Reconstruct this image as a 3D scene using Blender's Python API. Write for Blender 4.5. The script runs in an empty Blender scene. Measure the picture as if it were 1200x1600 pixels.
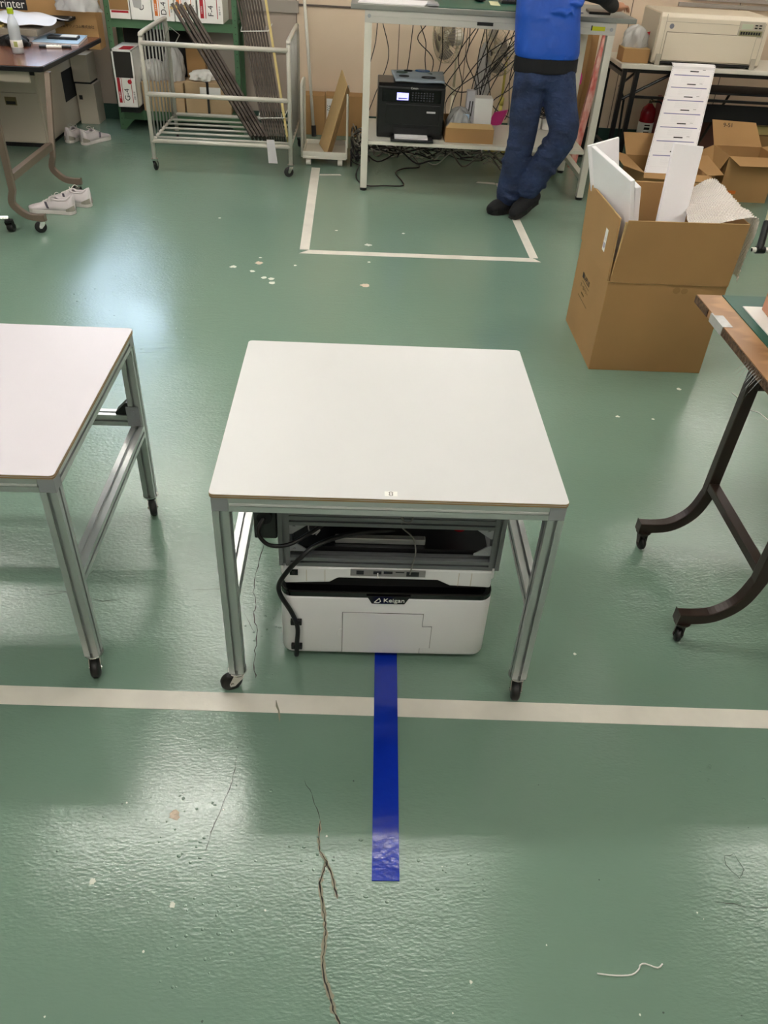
import bpy, bmesh, math, random
from mathutils import Matrix, Vector
random.seed(7)
PI = math.pi
S = bpy.context.scene
COL = S.collection

# ------------------------------------------------------------------ camera
cam_data = bpy.data.cameras.new('camera')
cam = bpy.data.objects.new('camera', cam_data)
COL.objects.link(cam)
R_ = Vector((0.999, -0.0155, 0.0484)); F_ = Vector((0.0421, 0.7869, -0.6155))
R_.normalize(); F_ = (F_ - R_ * F_.dot(R_)).normalized(); U_ = R_.cross(F_)
mw = Matrix((R_, U_, -F_)).transposed().to_4x4()
mw.translation = (0, 0, 1.8)
cam.matrix_world = mw
cam_data.sensor_fit = 'VERTICAL'
cam_data.sensor_height = 24.0
cam_data.lens = 1237.0 / 1600.0 * 24.0
cam_data.clip_start = 0.05
S.camera = cam

# ------------------------------------------------------------------ world, exposure
w = bpy.data.worlds.new('world'); S.world = w; w.use_nodes = True
w.node_tree.nodes['Background'].inputs[0].default_value = (0.62, 0.78, 1.0, 1)
S.view_settings.view_transform = 'Standard'
S.view_settings.look = 'None'
S.view_settings.gamma = 1.0
S.view_settings.use_curve_mapping = False
S.view_settings.exposure = 1.27
CEIL = 2.7
TUBE = 17.0          # emission of the fluorescent tubes
WINDOW = 3.4         # daylight outside the window
w.node_tree.nodes['Background'].inputs[1].default_value = WINDOW

# ------------------------------------------------------------------ materials
def lin(h):
    h = h.lstrip('#')
    o = []
    for i in (0, 2, 4):
        c = int(h[i:i+2], 16) / 255
        o.append(c / 12.92 if c <= .04045 else ((c + .055) / 1.055) ** 2.4)
    return (*o, 1)

def mat(name, col, rough=.5, metal=0, bump=0, bscale=40, var=0, vscale=4, trans=0, alpha=1, emit=0, spec=.5, coat=0,
        kind='noise', stretch=(1, 1, 1), col2=None, detail=3, bdist=.01):
    m = bpy.data.materials.new(name); m.use_nodes = True
    nt = m.node_tree; b = nt.nodes['Principled BSDF']
    c = lin(col)
    b.inputs['Base Color'].default_value = c
    b.inputs['Roughness'].default_value = rough
    b.inputs['Metallic'].default_value = metal
    b.inputs['Specular IOR Level'].default_value = spec
    b.inputs['Coat Weight'].default_value = coat
    if trans: b.inputs['Transmission Weight'].default_value = trans
    if alpha < 1: b.inputs['Alpha'].default_value = alpha
    if emit:
        b.inputs['Emission Color'].default_value = c
        b.inputs['Emission Strength'].default_value = emit
    tc = None
    def coord(sc):
        nonlocal tc
        if tc is None: tc = nt.nodes.new('ShaderNodeTexCoord')
        mp = nt.nodes.new('ShaderNodeMapping'); mp.inputs['Scale'].default_value = stretch
        nt.links.new(tc.outputs['Object'], mp.inputs['Vector'])
        if kind == 'voronoi' and sc == bscale:
            n = nt.nodes.new('ShaderNodeTexVoronoi'); n.inputs['Scale'].default_value = sc
            nt.links.new(mp.outputs[0], n.inputs['Vector']); return n.outputs['Distance']
        if kind == 'wave':
            n = nt.nodes.new('ShaderNodeTexWave'); n.inputs['Scale'].default_value = sc
            n.inputs['Distortion'].default_value = 3; n.inputs['Detail'].default_value = 2
            nt.links.new(mp.outputs[0], n.inputs['Vector']); return n.outputs['Fac']
        n = nt.nodes.new('ShaderNodeTexNoise'); n.inputs['Scale'].default_value = sc
        n.inputs['Detail'].default_value = detail
        nt.links.new(mp.outputs[0], n.inputs['Vector']); return n.outputs['Fac']
    if var:
        fac = coord(vscale)
        mx = nt.nodes.new('ShaderNodeMix'); mx.data_type = 'RGBA'
        rmp = nt.nodes.new('ShaderNodeMapRange')
        rmp.inputs['From Min'].default_value = .3; rmp.inputs['From Max'].default_value = .7
        nt.links.new(fac, rmp.inputs['Value']); nt.links.new(rmp.outputs[0], mx.inputs['Factor'])
        c2 = lin(col2) if col2 else tuple(x * (1 - var) for x in c[:3]) + (1,)
        mx.inputs['A'].default_value = c; mx.inputs['B'].default_value = c2
        nt.links.new(mx.outputs['Result'], b.inputs['Base Color'])
    if bump:
        fac = coord(bscale)
        bp = nt.nodes.new('ShaderNodeBump'); bp.inputs['Strength'].default_value = bump
        bp.inputs['Distance'].default_value = bdist
        nt.links.new(fac, bp.inputs['Height']); nt.links.new(bp.outputs[0], b.inputs['Normal'])
    return m

M = {}
def mk(k, *a, **kw): M[k] = mat(k, *a, **kw)
mk('laminate_white', '#d2d1d0', .42, spec=.4, var=.03, vscale=2)
mk('laminate_pink_reflect', '#d0cad0', .42, spec=.4, var=.03, vscale=2)  # pinkish reflected light on the left tabletop is put into this colour
mk('plywood', '#a98a5c', .6, var=.35, vscale=30, stretch=(.3, .3, 12))
mk('plywood_dark', '#8b7450', .7)
mk('aluminium', '#c3c6c5', .3, .65)
mk('aluminium_dull', '#76797a', .45, .3)
mk('cast_metal', '#a0a2a6', .5, .35)
mk('groove', '#3d403f', .5, .6)
mk('chrome', '#c9c9c6', .16, 1)
mk('rubber', '#151414', .45)
mk('black_plastic', '#0e0e10', .35)
mk('black_gloss', '#060607', .14)
mk('black_matt', '#0b0b0c', .7)
mk('black_cable', '#0c0a0c', .4)
mk('grey_cable', '#77756f', .5)
mk('white_cable', '#b8b4aa', .5)
mk('robot_white', '#e8e8e8', .3, coat=.3)
mk('robot_seam', '#2b2c2c', .6)
mk('robot_port', '#8b8a88', .4)
mk('label_white', '#eeece6', .6)
mk('ink', '#1c1a19', .7)
mk('ink_soft', '#6b5a3a', .8)
mk('tape_white', '#f0eade', .42, var=.14, vscale=7, bump=.05, bscale=60)
mk('tape_blue', '#0d2fae', .12, bump=.10, bscale=45, coat=.6)
mk('plaster_patch', '#d5c4b0', .8, bump=.2, bscale=80)
mk('chip_white', '#d6dccf', .7)
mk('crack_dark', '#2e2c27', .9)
mk('crack_tan', '#8d8a76', .9)
mk('scuff', '#3f5247', .6)
mk('carton', '#ae8655', .72, var=.10, vscale=3, bump=.04, bscale=70)
mk('carton_olive', '#ae8655', .72, var=.08, vscale=3)
mk('carton_inside', '#a5855a', .8)
mk('carton_edge', '#c6a673', .8)
mk('carton_pale', '#b89d78', .78, var=.1, vscale=6)
mk('carton_dark', '#9a7648', .75, var=.1, vscale=6)
mk('foam', '#f3f0f2', .7, bump=.05, bscale=50)
mk('paper', '#efebec', .7)
mk('paper_grey', '#c9c6c8', .7)
mk('paper_purple', '#6c6a9c', .6)
mk('brown_tube', '#32251f', .38, .2)
mk('taupe_tube', '#77685a', .38, .25)
mk('wood_top', '#b08559', .45, var=.35, vscale=3.2, kind='wave', stretch=(.4, 6, 1), col2='#9a7048', bump=0)
mk('wood_edge', '#6b5138', .85, var=.6, vscale=70, col2='#3f2c1e', bump=.5, bscale=90)
mk('desk_brown', '#7c4a33', .22, var=.2, vscale=5, stretch=(1, 8, 1))
mk('mat_green', '#1c5547', .45, spec=.3, bump=.06, bscale=12)
mk('pink_card', '#c08a6f', .7)
mk('steel_cream', '#c4baa9', .5)
mk('steel_cream_dark', '#8f8576', .5)
mk('handle_brass', '#7f7250', .4, .4)
mk('rack_green', '#4d7452', .5, var=.12, vscale=6)
mk('cart_white', '#c9c4b9', .35, .1)
mk('cart_grey', '#9c9a94', .38, .3)
mk('bench_white', '#d9d5c8', .45)
mk('bench_grey', '#c1beb6', .45)
mk('bench_top', '#84857f', .5)
mk('screen', '#8b8be0', .4, emit=1.2)
mk('key_grey', '#3a3a44', .5)
mk('clear_plastic', '#dfe4e2', .15, alpha=.35)
mk('clear_plastic_dense', '#c9c8c4', .2, alpha=.72, bump=.4, bscale=30)
mk('bubble_wrap', '#fbf2ea', .12, alpha=.72, bump=0, coat=.5)
mk('bottle_plastic', '#dfe6e8', .08, alpha=.45)
mk('bottle_water', '#cfd6d8', .1, alpha=.55)
mk('bottle_cap', '#b7cf1e', .4)
mk('olive_label', '#a9b06a', .6)
mk('shoe_white', '#d8cfd0', .55, bump=.1, bscale=120)
mk('shoe_sole', '#dcd4d0', .6)
mk('shoe_inside', '#544d4e', .9)
mk('shoe_stripe', '#5b5560', .7)
mk('shoe_grey', '#9a9488', .7)
mk('lace', '#d9d6ce', .8)
mk('fan_cream', '#cfc6a8', .4)
mk('fan_wire', '#b9b095', .35, .3)
mk('fan_blade', '#8d857c', .3)
mk('fan_white', '#e6e2d6', .4)
mk('fan_yellow', '#cfc15e', .45)
mk('printer_beige', '#d9cdb8', .5)
mk('printer_beige_side', '#b9b09e', .5)
mk('printer_line', '#8d8371', .6)
mk('printer_lcd', '#b7bfa6', .3)
mk('printer_panel', '#8f8a66', .5)
mk('emblem', '#8f8f98', .35, .4)
mk('red', '#b01626', .5)
mk('red_gloss', '#8e0c1c', .22)
mk('orange', '#d9772c', .6)
mk('pink', '#c4307e', .6)
mk('red_white', '#cf5a50', .5, var=.9, vscale=22, col2='#e8c0b0', stretch=(1, 1, .5))
mk('binder_red', '#7c3b38', .6)
mk('binder_brown', '#6a4336', .6)
mk('rod_brown', '#44382d', .5, .3, var=.3, vscale=30)
mk('rod_brass', '#a08a5a', .35, .4)
mk('rod_yellow', '#c5b172', .6)
mk('zip_tie', '#e4e2dc', .5)
mk('denim', '#2b3c62', .88, bump=1.0, bscale=13, bdist=.03, var=.45, vscale=6, stretch=(1, 1, 1.6), col2='#1b2640')
mk('vest_blue', '#1553bd', .5, bump=.8, bscale=6, bdist=.03, var=.12, vscale=5)
mk('black_cloth', '#101014', .85, bump=.25, bscale=14)
mk('skin', '#b98566', .55, bump=.05, bscale=60)
mk('hair', '#15110f', .5, bump=.5, bscale=60, stretch=(1, 1, .2))
mk('blue_cover', '#a9c4dd', .5)
mk('pattern_blue', '#3c6a9a', .6)
mk('bag_cloth', '#97a3ab', .6, bump=.3, bscale=20)
mk('mesh_black', '#191210', .8)
mk('yellow_tag', '#cfcf1f', .6)
mk('pipe_cream', '#d8cfae', .35)
mk('pipe_white', '#e3e0d6', .35)
mk('note_cream', '#d9d9b0', .7)
mk('wall_paint', '#dbc6ac', .7, var=.05, vscale=1.2)
mk('wall_panel', '#b3a496', .7, var=.06, vscale=2)
mk('wall_far', '#b6a899', .8)
mk('trim_dark', '#5c5047', .6)
mk('trim_grey', '#9b9389', .55)
mk('base_green', '#26443a', .4)
mk('ceiling_paint', '#d9d6cd', .9)
mk('tube_light', '#fffbf6', .5, emit=TUBE)
mk('fixture', '#d8d8d4', .5)
mk('pane', '#e8f0ff', .05, alpha=.12)
mk('window_frame', '#a9abad', .4, .5)

# the painted floor: glossy green, long soft waviness, trowel ripples and scattered pits
fm = bpy.data.materials.new('floor_paint'); fm.use_nodes = True
nt = fm.node_tree; b = nt.nodes['Principled BSDF']
tc = nt.nodes.new('ShaderNodeTexCoord')
def noise(sc, det=3, stretch=(1, 1, 1), rough=.5):
    mp = nt.nodes.new('ShaderNodeMapping'); mp.inputs['Scale'].default_value = stretch
    n = nt.nodes.new('ShaderNodeTexNoise'); n.inputs['Scale'].default_value = sc
    n.inputs['Detail'].default_value = det; n.inputs['Roughness'].default_value = rough
    nt.links.new(tc.outputs['Object'], mp.inputs[0]); nt.links.new(mp.outputs[0], n.inputs['Vector'])
    return n.outputs['Fac']
def rng(sock, a, b_, c, d):
    r = nt.nodes.new('ShaderNodeMapRange')
    for k, v in zip(('From Min', 'From Max', 'To Min', 'To Max'), (a, b_, c, d)): r.inputs[k].default_value = v
    nt.links.new(sock, r.inputs['Value']); return r.outputs[0]
def math_(op, a, b_):
    n = nt.nodes.new('ShaderNodeMath'); n.operation = op
    for i, s in enumerate((a, b_)):
        if isinstance(s, (int, float)): n.inputs[i].default_value = s
        else: nt.links.new(s, n.inputs[i])
    return n.outputs[0]
mx = nt.nodes.new('ShaderNodeMix'); mx.data_type = 'RGBA'
mx.inputs['A'].default_value = lin('#748f80'); mx.inputs['B'].default_value = lin('#7a9583')
nt.links.new(rng(noise(.7, 2), .2, .8, 0, 1), mx.inputs['Factor'])
nt.links.new(mx.outputs['Result'], b.inputs['Base Color'])
b.inputs['Roughness'].default_value = .155
b.inputs['Specular IOR Level'].default_value = .85
worn = rng(noise(1.1, 1), .2, .8, .1, 1)
fine = math_('MULTIPLY', math_('MULTIPLY', noise(75, 4, (1, 2.2, 1)), worn), 1.0)
mask = rng(noise(.8, 1), .3, .7, .12, 1)
ripple = math_('MULTIPLY', math_('MULTIPLY', noise(15, 3, (1, 2.8, 1)), mask), .75)
swell = math_('MULTIPLY', noise(3.2, 2), .45)
h = math_('ADD', math_('ADD', fine, ripple), swell)
bp = nt.nodes.new('ShaderNodeBump'); bp.inputs['Strength'].default_value = .42; bp.inputs['Distance'].default_value = .0042
nt.links.new(h, bp.inputs['Height']); nt.links.new(bp.outputs[0], b.inputs['Normal'])
M['floor_paint'] = fm
mk('slot_strip', '#d2d2d0', .3, .3)

# ------------------------------------------------------------------ helpers
def frame(o, x, y):
    x = Vector(x).normalized(); y = Vector(y); y = (y - x * y.dot(x)).normalized(); z = x.cross(y)
    m = Matrix((x, y, z)).transposed().to_4x4(); m.translation = o
    return m

def rot(deg, ax='Z'): return Matrix.Rotation(math.radians(deg), 4, ax)
def at(x, y, z=0, deg=0, ax='Z'): return Matrix.Translation((x, y, z)) @ rot(deg, ax)

def tag(o, label=None, cat=None, group=None, kind=None):
    if label: o['label'] = label
    if cat: o['category'] = cat
    if group: o['group'] = group
    if kind: o['kind'] = kind
    return o

OFF = {}
def thing(name, loc, label, cat, group=None):
    o = bpy.data.objects.new(name, None); COL.objects.link(o)
    o.empty_display_size = .05
    o.location = loc; OFF[o] = Vector(loc)
    return tag(o, label, cat, group)

class MB:
    def __init__(s): s.v = []; s.f = []; s.m = []
    def add(s, vs, fs, mi=0, T=None):
        n = len(s.v)
        s.v += [(T @ Vector(p)) if T else Vector(p) for p in vs]
        s.f += [tuple(i + n for i in f) for f in fs]; s.m += [mi] * len(fs)
        return s
    def box(s, x0, y0, z0, x1, y1, z1, mi=0, T=None):
        vs = [(x0, y0, z0), (x1, y0, z0), (x1, y1, z0), (x0, y1, z0), (x0, y0, z1), (x1, y0, z1), (x1, y1, z1), (x0, y1, z1)]
        return s.add(vs, [(0, 3, 2, 1), (4, 5, 6, 7), (0, 1, 5, 4), (1, 2, 6, 5), (2, 3, 7, 6), (3, 0, 4, 7)], mi, T)
    def hexa(s, bot, top, mi=0, T=None):
        return s.add(list(bot) + list(top), [(0, 3, 2, 1), (4, 5, 6, 7), (0, 1, 5, 4), (1, 2, 6, 5), (2, 3, 7, 6), (3, 0, 4, 7)], mi, T)
    def prism(s, poly, z0, z1, mi=0, T=None, scale1=1):
        n = len(poly)
        vs = [(x, y, z0) for x, y in poly] + [(x * scale1, y * scale1, z1) for x, y in poly]
        fs = [tuple(range(n - 1, -1, -1)), tuple(range(n, 2 * n))] + [(i, (i + 1) % n, n + (i + 1) % n, n + i) for i in range(n)]
        return s.add(vs, fs, mi, T)
    def tube(s, pts, r, n=8, mi=0, T=None, closed=False, flat=1):
        pts = [Vector(p) for p in pts]; k = len(pts)
        rs = r if isinstance(r, (list, tuple)) else [r] * k
        vs = []; prev = None
        for i, p in enumerate(pts):
            if closed: t = pts[(i + 1) % k] - pts[i - 1]
            else: t = pts[min(i + 1, k - 1)] - pts[max(i - 1, 0)]
            t.normalize()
            if prev is None:
                a = Vector((0, 0, 1)) if abs(t.z) < .9 else Vector((1, 0, 0))
                u = t.cross(a).normalized()
            else:
                u = prev - t * prev.dot(t)
                u = u.normalized() if u.length > 1e-6 else prev
            prev = u; w_ = t.cross(u)
            for j in range(n):
                a = 2 * PI * j / n
                vs.append(p + (u * math.cos(a) + w_ * math.sin(a) * flat) * rs[i])
        fs = []
        for i in range(k if closed else k - 1):
            for j in range(n):
                a = i * n + j; b_ = i * n + (j + 1) % n
                c = ((i + 1) % k) * n + (j + 1) % n; d = ((i + 1) % k) * n + j
                fs.append((a, b_, c, d))
        if not closed:
            fs += [tuple(range(n - 1, -1, -1)), tuple(range((k - 1) * n, k * n))]
        return s.add(vs, fs, mi, T)
    def cyl(s, p0, p1, r, r1=None, n=16, mi=0, T=None):
        return s.tube([p0, p1], [r, r if r1 is None else r1], n, mi, T)
    def lathe(s, prof, n=20, mi=0, T=None):
        vs = []; k = len(prof)
        for r, z in prof:
            for j in range(n):
                a = 2 * PI * j / n; vs.append((r * math.cos(a), r * math.sin(a), z))
        fs = [(i * n + j, i * n + (j + 1) % n, (i + 1) * n + (j + 1) % n, (i + 1) * n + j) for i in range(k - 1) for j in range(n)]
        fs += [tuple(range(n - 1, -1, -1)), tuple(range((k - 1) * n, k * n))]
        return s.add(vs, fs, mi, T)
    def ell(s, c, r, n=14, mi=0, T=None):
        m_ = n // 2 + 1; vs = []; c = Vector(c)
        if not isinstance(r, (tuple, list)): r = (r, r, r)
        for i in range(m_ + 1):
            ph = -PI / 2 + PI * (i * .998 / m_ + .001)
            for j in range(n):
                a = 2 * PI * j / n
                vs.append(c + Vector((r[0] * math.cos(ph) * math.cos(a), r[1] * math.cos(ph) * math.sin(a), r[2] * math.sin(ph))))
        fs = [(i * n + j, i * n + (j + 1) % n, (i + 1) * n + (j + 1) % n, (i + 1) * n + j) for i in range(m_) for j in range(n)]
        fs += [tuple(range(n - 1, -1, -1)), tuple(range(m_ * n, (m_ + 1) * n))]
        return s.add(vs, fs, mi, T)
    def grid(s, f, nu, nv, mi=0, T=None):
        vs = [f(i / nu, j / nv) for i in range(nu + 1) for j in range(nv + 1)]
        fs = [(i * (nv + 1) + j, (i + 1) * (nv + 1) + j, (i + 1) * (nv + 1) + j + 1, i * (nv + 1) + j + 1) for i in range(nu) for j in range(nv)]
        return s.add(vs, fs, mi, T)
    def quad(s, a, b_, c, d, mi=0, T=None): return s.add([a, b_, c, d], [(0, 1, 2, 3)], mi, T)
    def build(s, name, mats, parent=None, bevel=0, smooth=False, solid=0, seg=2, T=None, sub=0, base=None):
        if isinstance(mats, str): mats = [mats]
        vs = [T @ v for v in s.v] if T else s.v
        if parent is not None: off = OFF[parent]
        else:
            xs = [v.x for v in vs]; ys = [v.y for v in vs]; zs = [v.z for v in vs]
            off = Vector(base) if base else Vector(((min(xs) + max(xs)) / 2, (min(ys) + max(ys)) / 2, min(zs)))
        me = bpy.data.meshes.new(name)
        me.from_pydata([tuple(v - off) for v in vs], [], s.f)
        for m_ in mats: me.materials.append(M[m_])
        for p, mi in zip(me.polygons, s.m): p.material_index = mi
        bm = bmesh.new(); bm.from_mesh(me)
        if bevel:
            es = [e for e in bm.edges if len(e.link_faces) == 2 and e.calc_face_angle(0) > .5]
            bmesh.ops.bevel(bm, geom=es, offset=bevel, segments=seg, affect='EDGES', clamp_overlap=True, profile=.5)
        if not solid: bmesh.ops.recalc_face_normals(bm, faces=bm.faces)
        bm.to_mesh(me); bm.free()
        if smooth:
            for p in me.polygons: p.use_smooth = True
        me.update()
        o = bpy.data.objects.new(name, me); COL.objects.link(o)
        if parent is not None: o.parent = parent; OFF[o] = OFF[parent]
        else: o.location = off; OFF[o] = off
        if solid:
            md = o.modifiers.new('solid', 'SOLIDIFY'); md.thickness = solid; md.offset = 0
        if sub:
            md = o.modifiers.new('sub', 'SUBSURF'); md.levels = sub; md.render_levels = sub
        if smooth == 'auto':
            try: me.shade_smooth_by_angle() if hasattr(me, 'shade_smooth_by_angle') else None
            except Exception: pass
        return o

def box(name, a, b_, m, parent=None, bevel=.002, **k):
    return MB().box(*a, *b_).build(name, m, parent, bevel, **k)

def text(name, s, size, T, m, parent, sx=1, align='CENTER', ext=.0004):
    cu = bpy.data.curves.new(name, 'FONT'); cu.body = s; cu.size = size; cu.extrude = ext
    cu.align_x = align; cu.align_y = 'CENTER'
    tmp = bpy.data.objects.new(name, cu); COL.objects.link(tmp)
    dg = bpy.context.evaluated_depsgraph_get(); dg.update()
    me = bpy.data.meshes.new_from_object(tmp.evaluated_get(dg))
    bpy.data.objects.remove(tmp)
    mb = MB(); vs = [(v.co.x * sx, v.co.y, v.co.z) for v in me.vertices]
    mb.add(vs, [tuple(p.vertices) for p in me.polygons], 0, T)
    bpy.data.meshes.remove(me)
    return mb.build(name, m, parent)

def copy_tree(o, parent=None):
    c = o.copy(); COL.objects.link(c)
    if parent is not None: c.parent = parent
    for ch in list(o.children): copy_tree(ch, c)
    return c

def poly_smooth(pts, n=6, closed=False):
    pts = [Vector(p) for p in pts]; out = []; k = len(pts)
    for i in range(k if closed else k - 1):
        g = (lambda j: pts[j % k]) if closed else (lambda j: pts[min(max(j, 0), k - 1)])
        p0, p1, p2, p3 = g(i - 1), g(i), g(i + 1), g(i + 2)
        for q in range(n):
            t = q / n
            out.append(.5 * ((2 * p1) + (-p0 + p2) * t + (2 * p0 - 5 * p1 + 4 * p2 - p3) * t * t + (-p0 + 3 * p1 - 3 * p2 + p3) * t ** 3))
    if not closed: out.append(pts[-1])
    return out

# ------------------------------------------------------------------ the room
def struct(o): return tag(o, kind='structure')
WX0, WX1, WY0, WY1 = -4.6, 4.6, -3.2, 8.2
floor = struct(MB().box(WX0, WY0, -.05, WX1, WY1, 0).build('floor', 'floor_paint'))
struct(MB().box(WX0, WY0, CEIL, WX1, WY1, CEIL + .05).build('ceiling', 'ceiling_paint'))
struct(MB().box(WX0 - .1, WY0, 0, WX0, WY1, CEIL).build('wall_left', 'wall_far'))
struct(MB().box(WX1, WY0, 0, WX1 + .1, WY1, CEIL).build('wall_right', 'wall_far'))
struct(MB().box(WX0, WY0 - .1, 0, WX1, WY0, CEIL).build('wall_front', 'wall_far'))
# back wall around the window
W0, W1, WZ0, WZ1 = -3.1, -2.05, 1.08, 2.55
wb = MB()
wb.box(WX0, WY1, 0, W0, WY1 + .1, CEIL, 1).box(W0, WY1, 0, W1, WY1 + .1, WZ0, 1).box(W0, WY1, WZ1, W1, WY1 + .1, CEIL, 1)
wb.box(W1, WY1, 0, -.6, WY1 + .1, CEIL, 1).box(-.6, WY1, 0, WX1, WY1 + .1, CEIL, 0)
struct(wb.build('wall_back', ['wall_paint', 'wall_panel']))
win = MB()
for a, b_ in (((W0, WY1 - .02, WZ0), (W1, WY1 + .06, WZ0 + .04)), ((W0, WY1 - .02, WZ1 - .04), (W1, WY1 + .06, WZ1)),
              ((W0, WY1 - .02, WZ0 + .04), (W0 + .04, WY1 + .06, WZ1 - .04)), ((W1 - .04, WY1 - .02, WZ0 + .04), (W1, WY1 + .06, WZ1 - .04)),
              (((W0 + W1) / 2 - .02, WY1, WZ0 + .04), ((W0 + W1) / 2 + .02, WY1 + .05, WZ1 - .04))):
    win.box(*a, *b_)
struct(win.build('window_1', 'window_frame'))
struct(MB().box(W0 + .04, WY1 + .02, WZ0 + .04, W1 - .04, WY1 + .024, WZ1 - .04).build('window_2', 'pane'))
pl = bpy.data.lights.new('window_portal', 'AREA'); pl.shape = 'RECTANGLE'; pl.size = W1 - W0; pl.size_y = WZ1 - WZ0
pl.cycles.is_portal = True
po = bpy.data.objects.new('window_portal', pl); COL.objects.link(po)
po.location = ((W0 + W1) / 2, WY1 + .12, (WZ0 + WZ1) / 2); po.rotation_euler = (-PI / 2, 0, 0)
struct(box('baseboard_back', (WX0, WY1 - .015, 0), (WX1, WY1, .13), 'base_green', bevel=0))
struct(box('baseboard_left', (WX0, WY0, 0), (WX0 + .015, WY1, .13), 'base_green', bevel=0))
struct(box('baseboard_right', (WX1 - .015, WY0, 0), (WX1, WY1, .13), 'base_green', bevel=0))
# joints of the wall panels and the dark picture rail
for i, x in enumerate((-.6, .31, .92, 1.85, 2.35, 3.3)):
    struct(MB().box(x - .003, WY1 - .003, .13, x + .003, WY1, CEIL).build('trim_%d' % (i + 1), 'trim_dark'))
struct(MB().box(-.75, WY1 - .012, .985, .1, WY1, 1.0).build('trim_7', 'trim_dark'))
struct(MB().box(-1.1, WY1 - .02, .62, -.58, WY1, .65).build('trim_8', 'tape_white'))
struct(MB().box(-1.1, WY1 - .03, .93, -.58, WY1, 1.02).build('trim_9', 'trim_grey'))
struct(MB().box(2.75, WY1 - .03, 1.14, 4.2, WY1, 1.17).build('trim_10', 'trim_grey'))
struct(MB().box(2.85, WY1 - .03, 1.19, 4.2, WY1, 1.22).build('trim_11', 'trim_grey'))

# fluorescent ceiling fixtures
def fixture(x, y, where):
    t = thing('ceiling_light', (x, y, CEIL), 'white fluorescent ceiling fixture with two tubes, ' + where, 'ceiling light', 'fluorescent fixtures on the ceiling')
    h = MB(); h.prism([(-.11, 0), (.11, 0), (.075, -.05), (-.075, -.05)], -.63, .63, T=Matrix.Translation((x, y, CEIL)) @ frame((0, 0, 0), (0, 1, 0), (0, 0, 1)))
    h.build('housing', 'fixture', t)
    for s in (-1, 1):
        MB().cyl((x - .6, y + s * .06, CEIL - .068), (x + .6, y + s * .06, CEIL - .068), .016, n=10).build('tube', 'tube_light', t, smooth=True)
    return t
LIGHTS = [(-1.1, 2.70, 'left of the front table'), (.2, 2.70, 'over the front table'), (2.95, 2.70, 'right of the front table'), (-1.0, 4.3, 'over the aisle on the left'),
          (2.75, 4.15, 'over the packing carton'), (-2.9, 4.3, 'nearest the left wall'), (.9, 6.3, 'in front of the computer bench'),
          (-1.9, 6.3, 'over the wire cart'), (-3.2, 1.9, 'added at the far left, out of view, to brighten the cabinet'), (-1.0, .2, 'overhead on the left'), (1.6, .2, 'added overhead on the right, out of view, to brighten the near floor'), (.3, -2.0, 'farthest behind the tables'), (3.5, 6.6, 'over the line printer')]  # far-left and overhead-right fixtures are added, unseen, to brighten cabinet and near floor
for x, y, s in LIGHTS: fixture(x, y, s)

# floor wear: cracks and chips belong to the floor
def ribbon(name, pts, wd, m, z, jit=.002, parent=floor, sub=4):
    P = []
    for i in range(len(pts) - 1):
        a = Vector((*pts[i], 0)); b_ = Vector((*pts[i + 1], 0))
        for q in range(sub):
            p = a.lerp(b_, q / sub); P.append(p + Vector((random.uniform(-jit, jit), random.uniform(-jit, jit), 0)))
    P.append(Vector((*pts[-1], 0)))
    mb = MB(); vs = []
    for i, p in enumerate(P):
        t = (P[min(i + 1, len(P) - 1)] - P[max(i - 1, 0)]).normalized(); nrm = Vector((-t.y, t.x, 0))
        e = wd * random.uniform(.35, 1.3) * (0.25 if i in (0, len(P) - 1) else 1)
        vs += [p + nrm * e / 2 + Vector((0, 0, z)), p - nrm * e / 2 + Vector((0, 0, z))]
    mb.add(vs, [(2 * i, 2 * i + 1, 2 * i + 3, 2 * i + 2) for i in range(len(P) - 1)])
    return mb.build(name, m, parent)
crackA = [(-0.298, 2.102), (-0.303, 2.002), (-0.311, 1.938), (-0.306, 1.862), (-0.292, 1.804), (-0.295, 1.762), (-0.276, 1.694), (-0.274, 1.629), (-0.27, 1.559), (-0.26, 1.506)]
crackC = [(-0.053, 1.065), (-0.054, 1.019), (-0.051, 0.986), (-0.033, 0.96), (-0.019, 0.929), (-0.013, 0.902), (-0.005, 0.873)]
crackD = [(-0.033, 0.96), (-0.039, 0.94), (-0.046, 0.909), (-0.041, 0.872), (-0.031, 0.826), (-0.029, 0.796), (-0.031, 0.769), (-0.033, 0.742), (-0.025, 0.7), (-0.012, 0.67), (-0.006, 0.645), (0.005, 0.625), (0.015, 0.588), (.03, .5)]
ribbon('crack', crackC, .008, 'crack_tan', .0004, .001); ribbon('crack', crackC, .0032, 'crack_dark', .0007, .0015)
ribbon('crack', crackD, .011, 'crack_tan', .0004, .001); ribbon('crack', crackD, .0034, 'crack_dark', .0007, .0018)
ribbon('crack', crackA, .0028, 'crack_dark', .0007, .003)
for c in ([(-0.193, 1.427), (-0.177, 1.352)],): ribbon('crack', c, .005, 'crack_tan', .0025)
for c in ([(-0.282, 1.248), (-0.28, 1.2), (-0.286, 1.146), (-0.302, 1.079), (-0.313, 1.032), (-0.319, 0.983)],
          [(-0.098, 1.175), (-0.072, 1.121), (-0.053, 1.065)], [(-0.504, 1.864), (-0.413, 1.873), (-0.31, 1.874)],
          [(-0.697, 1.82), (-0.773, 1.803), (-0.903, 1.842), (-1.066, 1.851)], [(-0.327, 1.766), (-0.282, 1.681)],
          [(-0.819, 1.982), (-0.884, 1.842), (-0.978, 1.824)], [(.87, .875), (.95, .86), (1.1, .862)]):
    ribbon('crack', c, .0016, 'crack_dark', .0006, .002)
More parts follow.
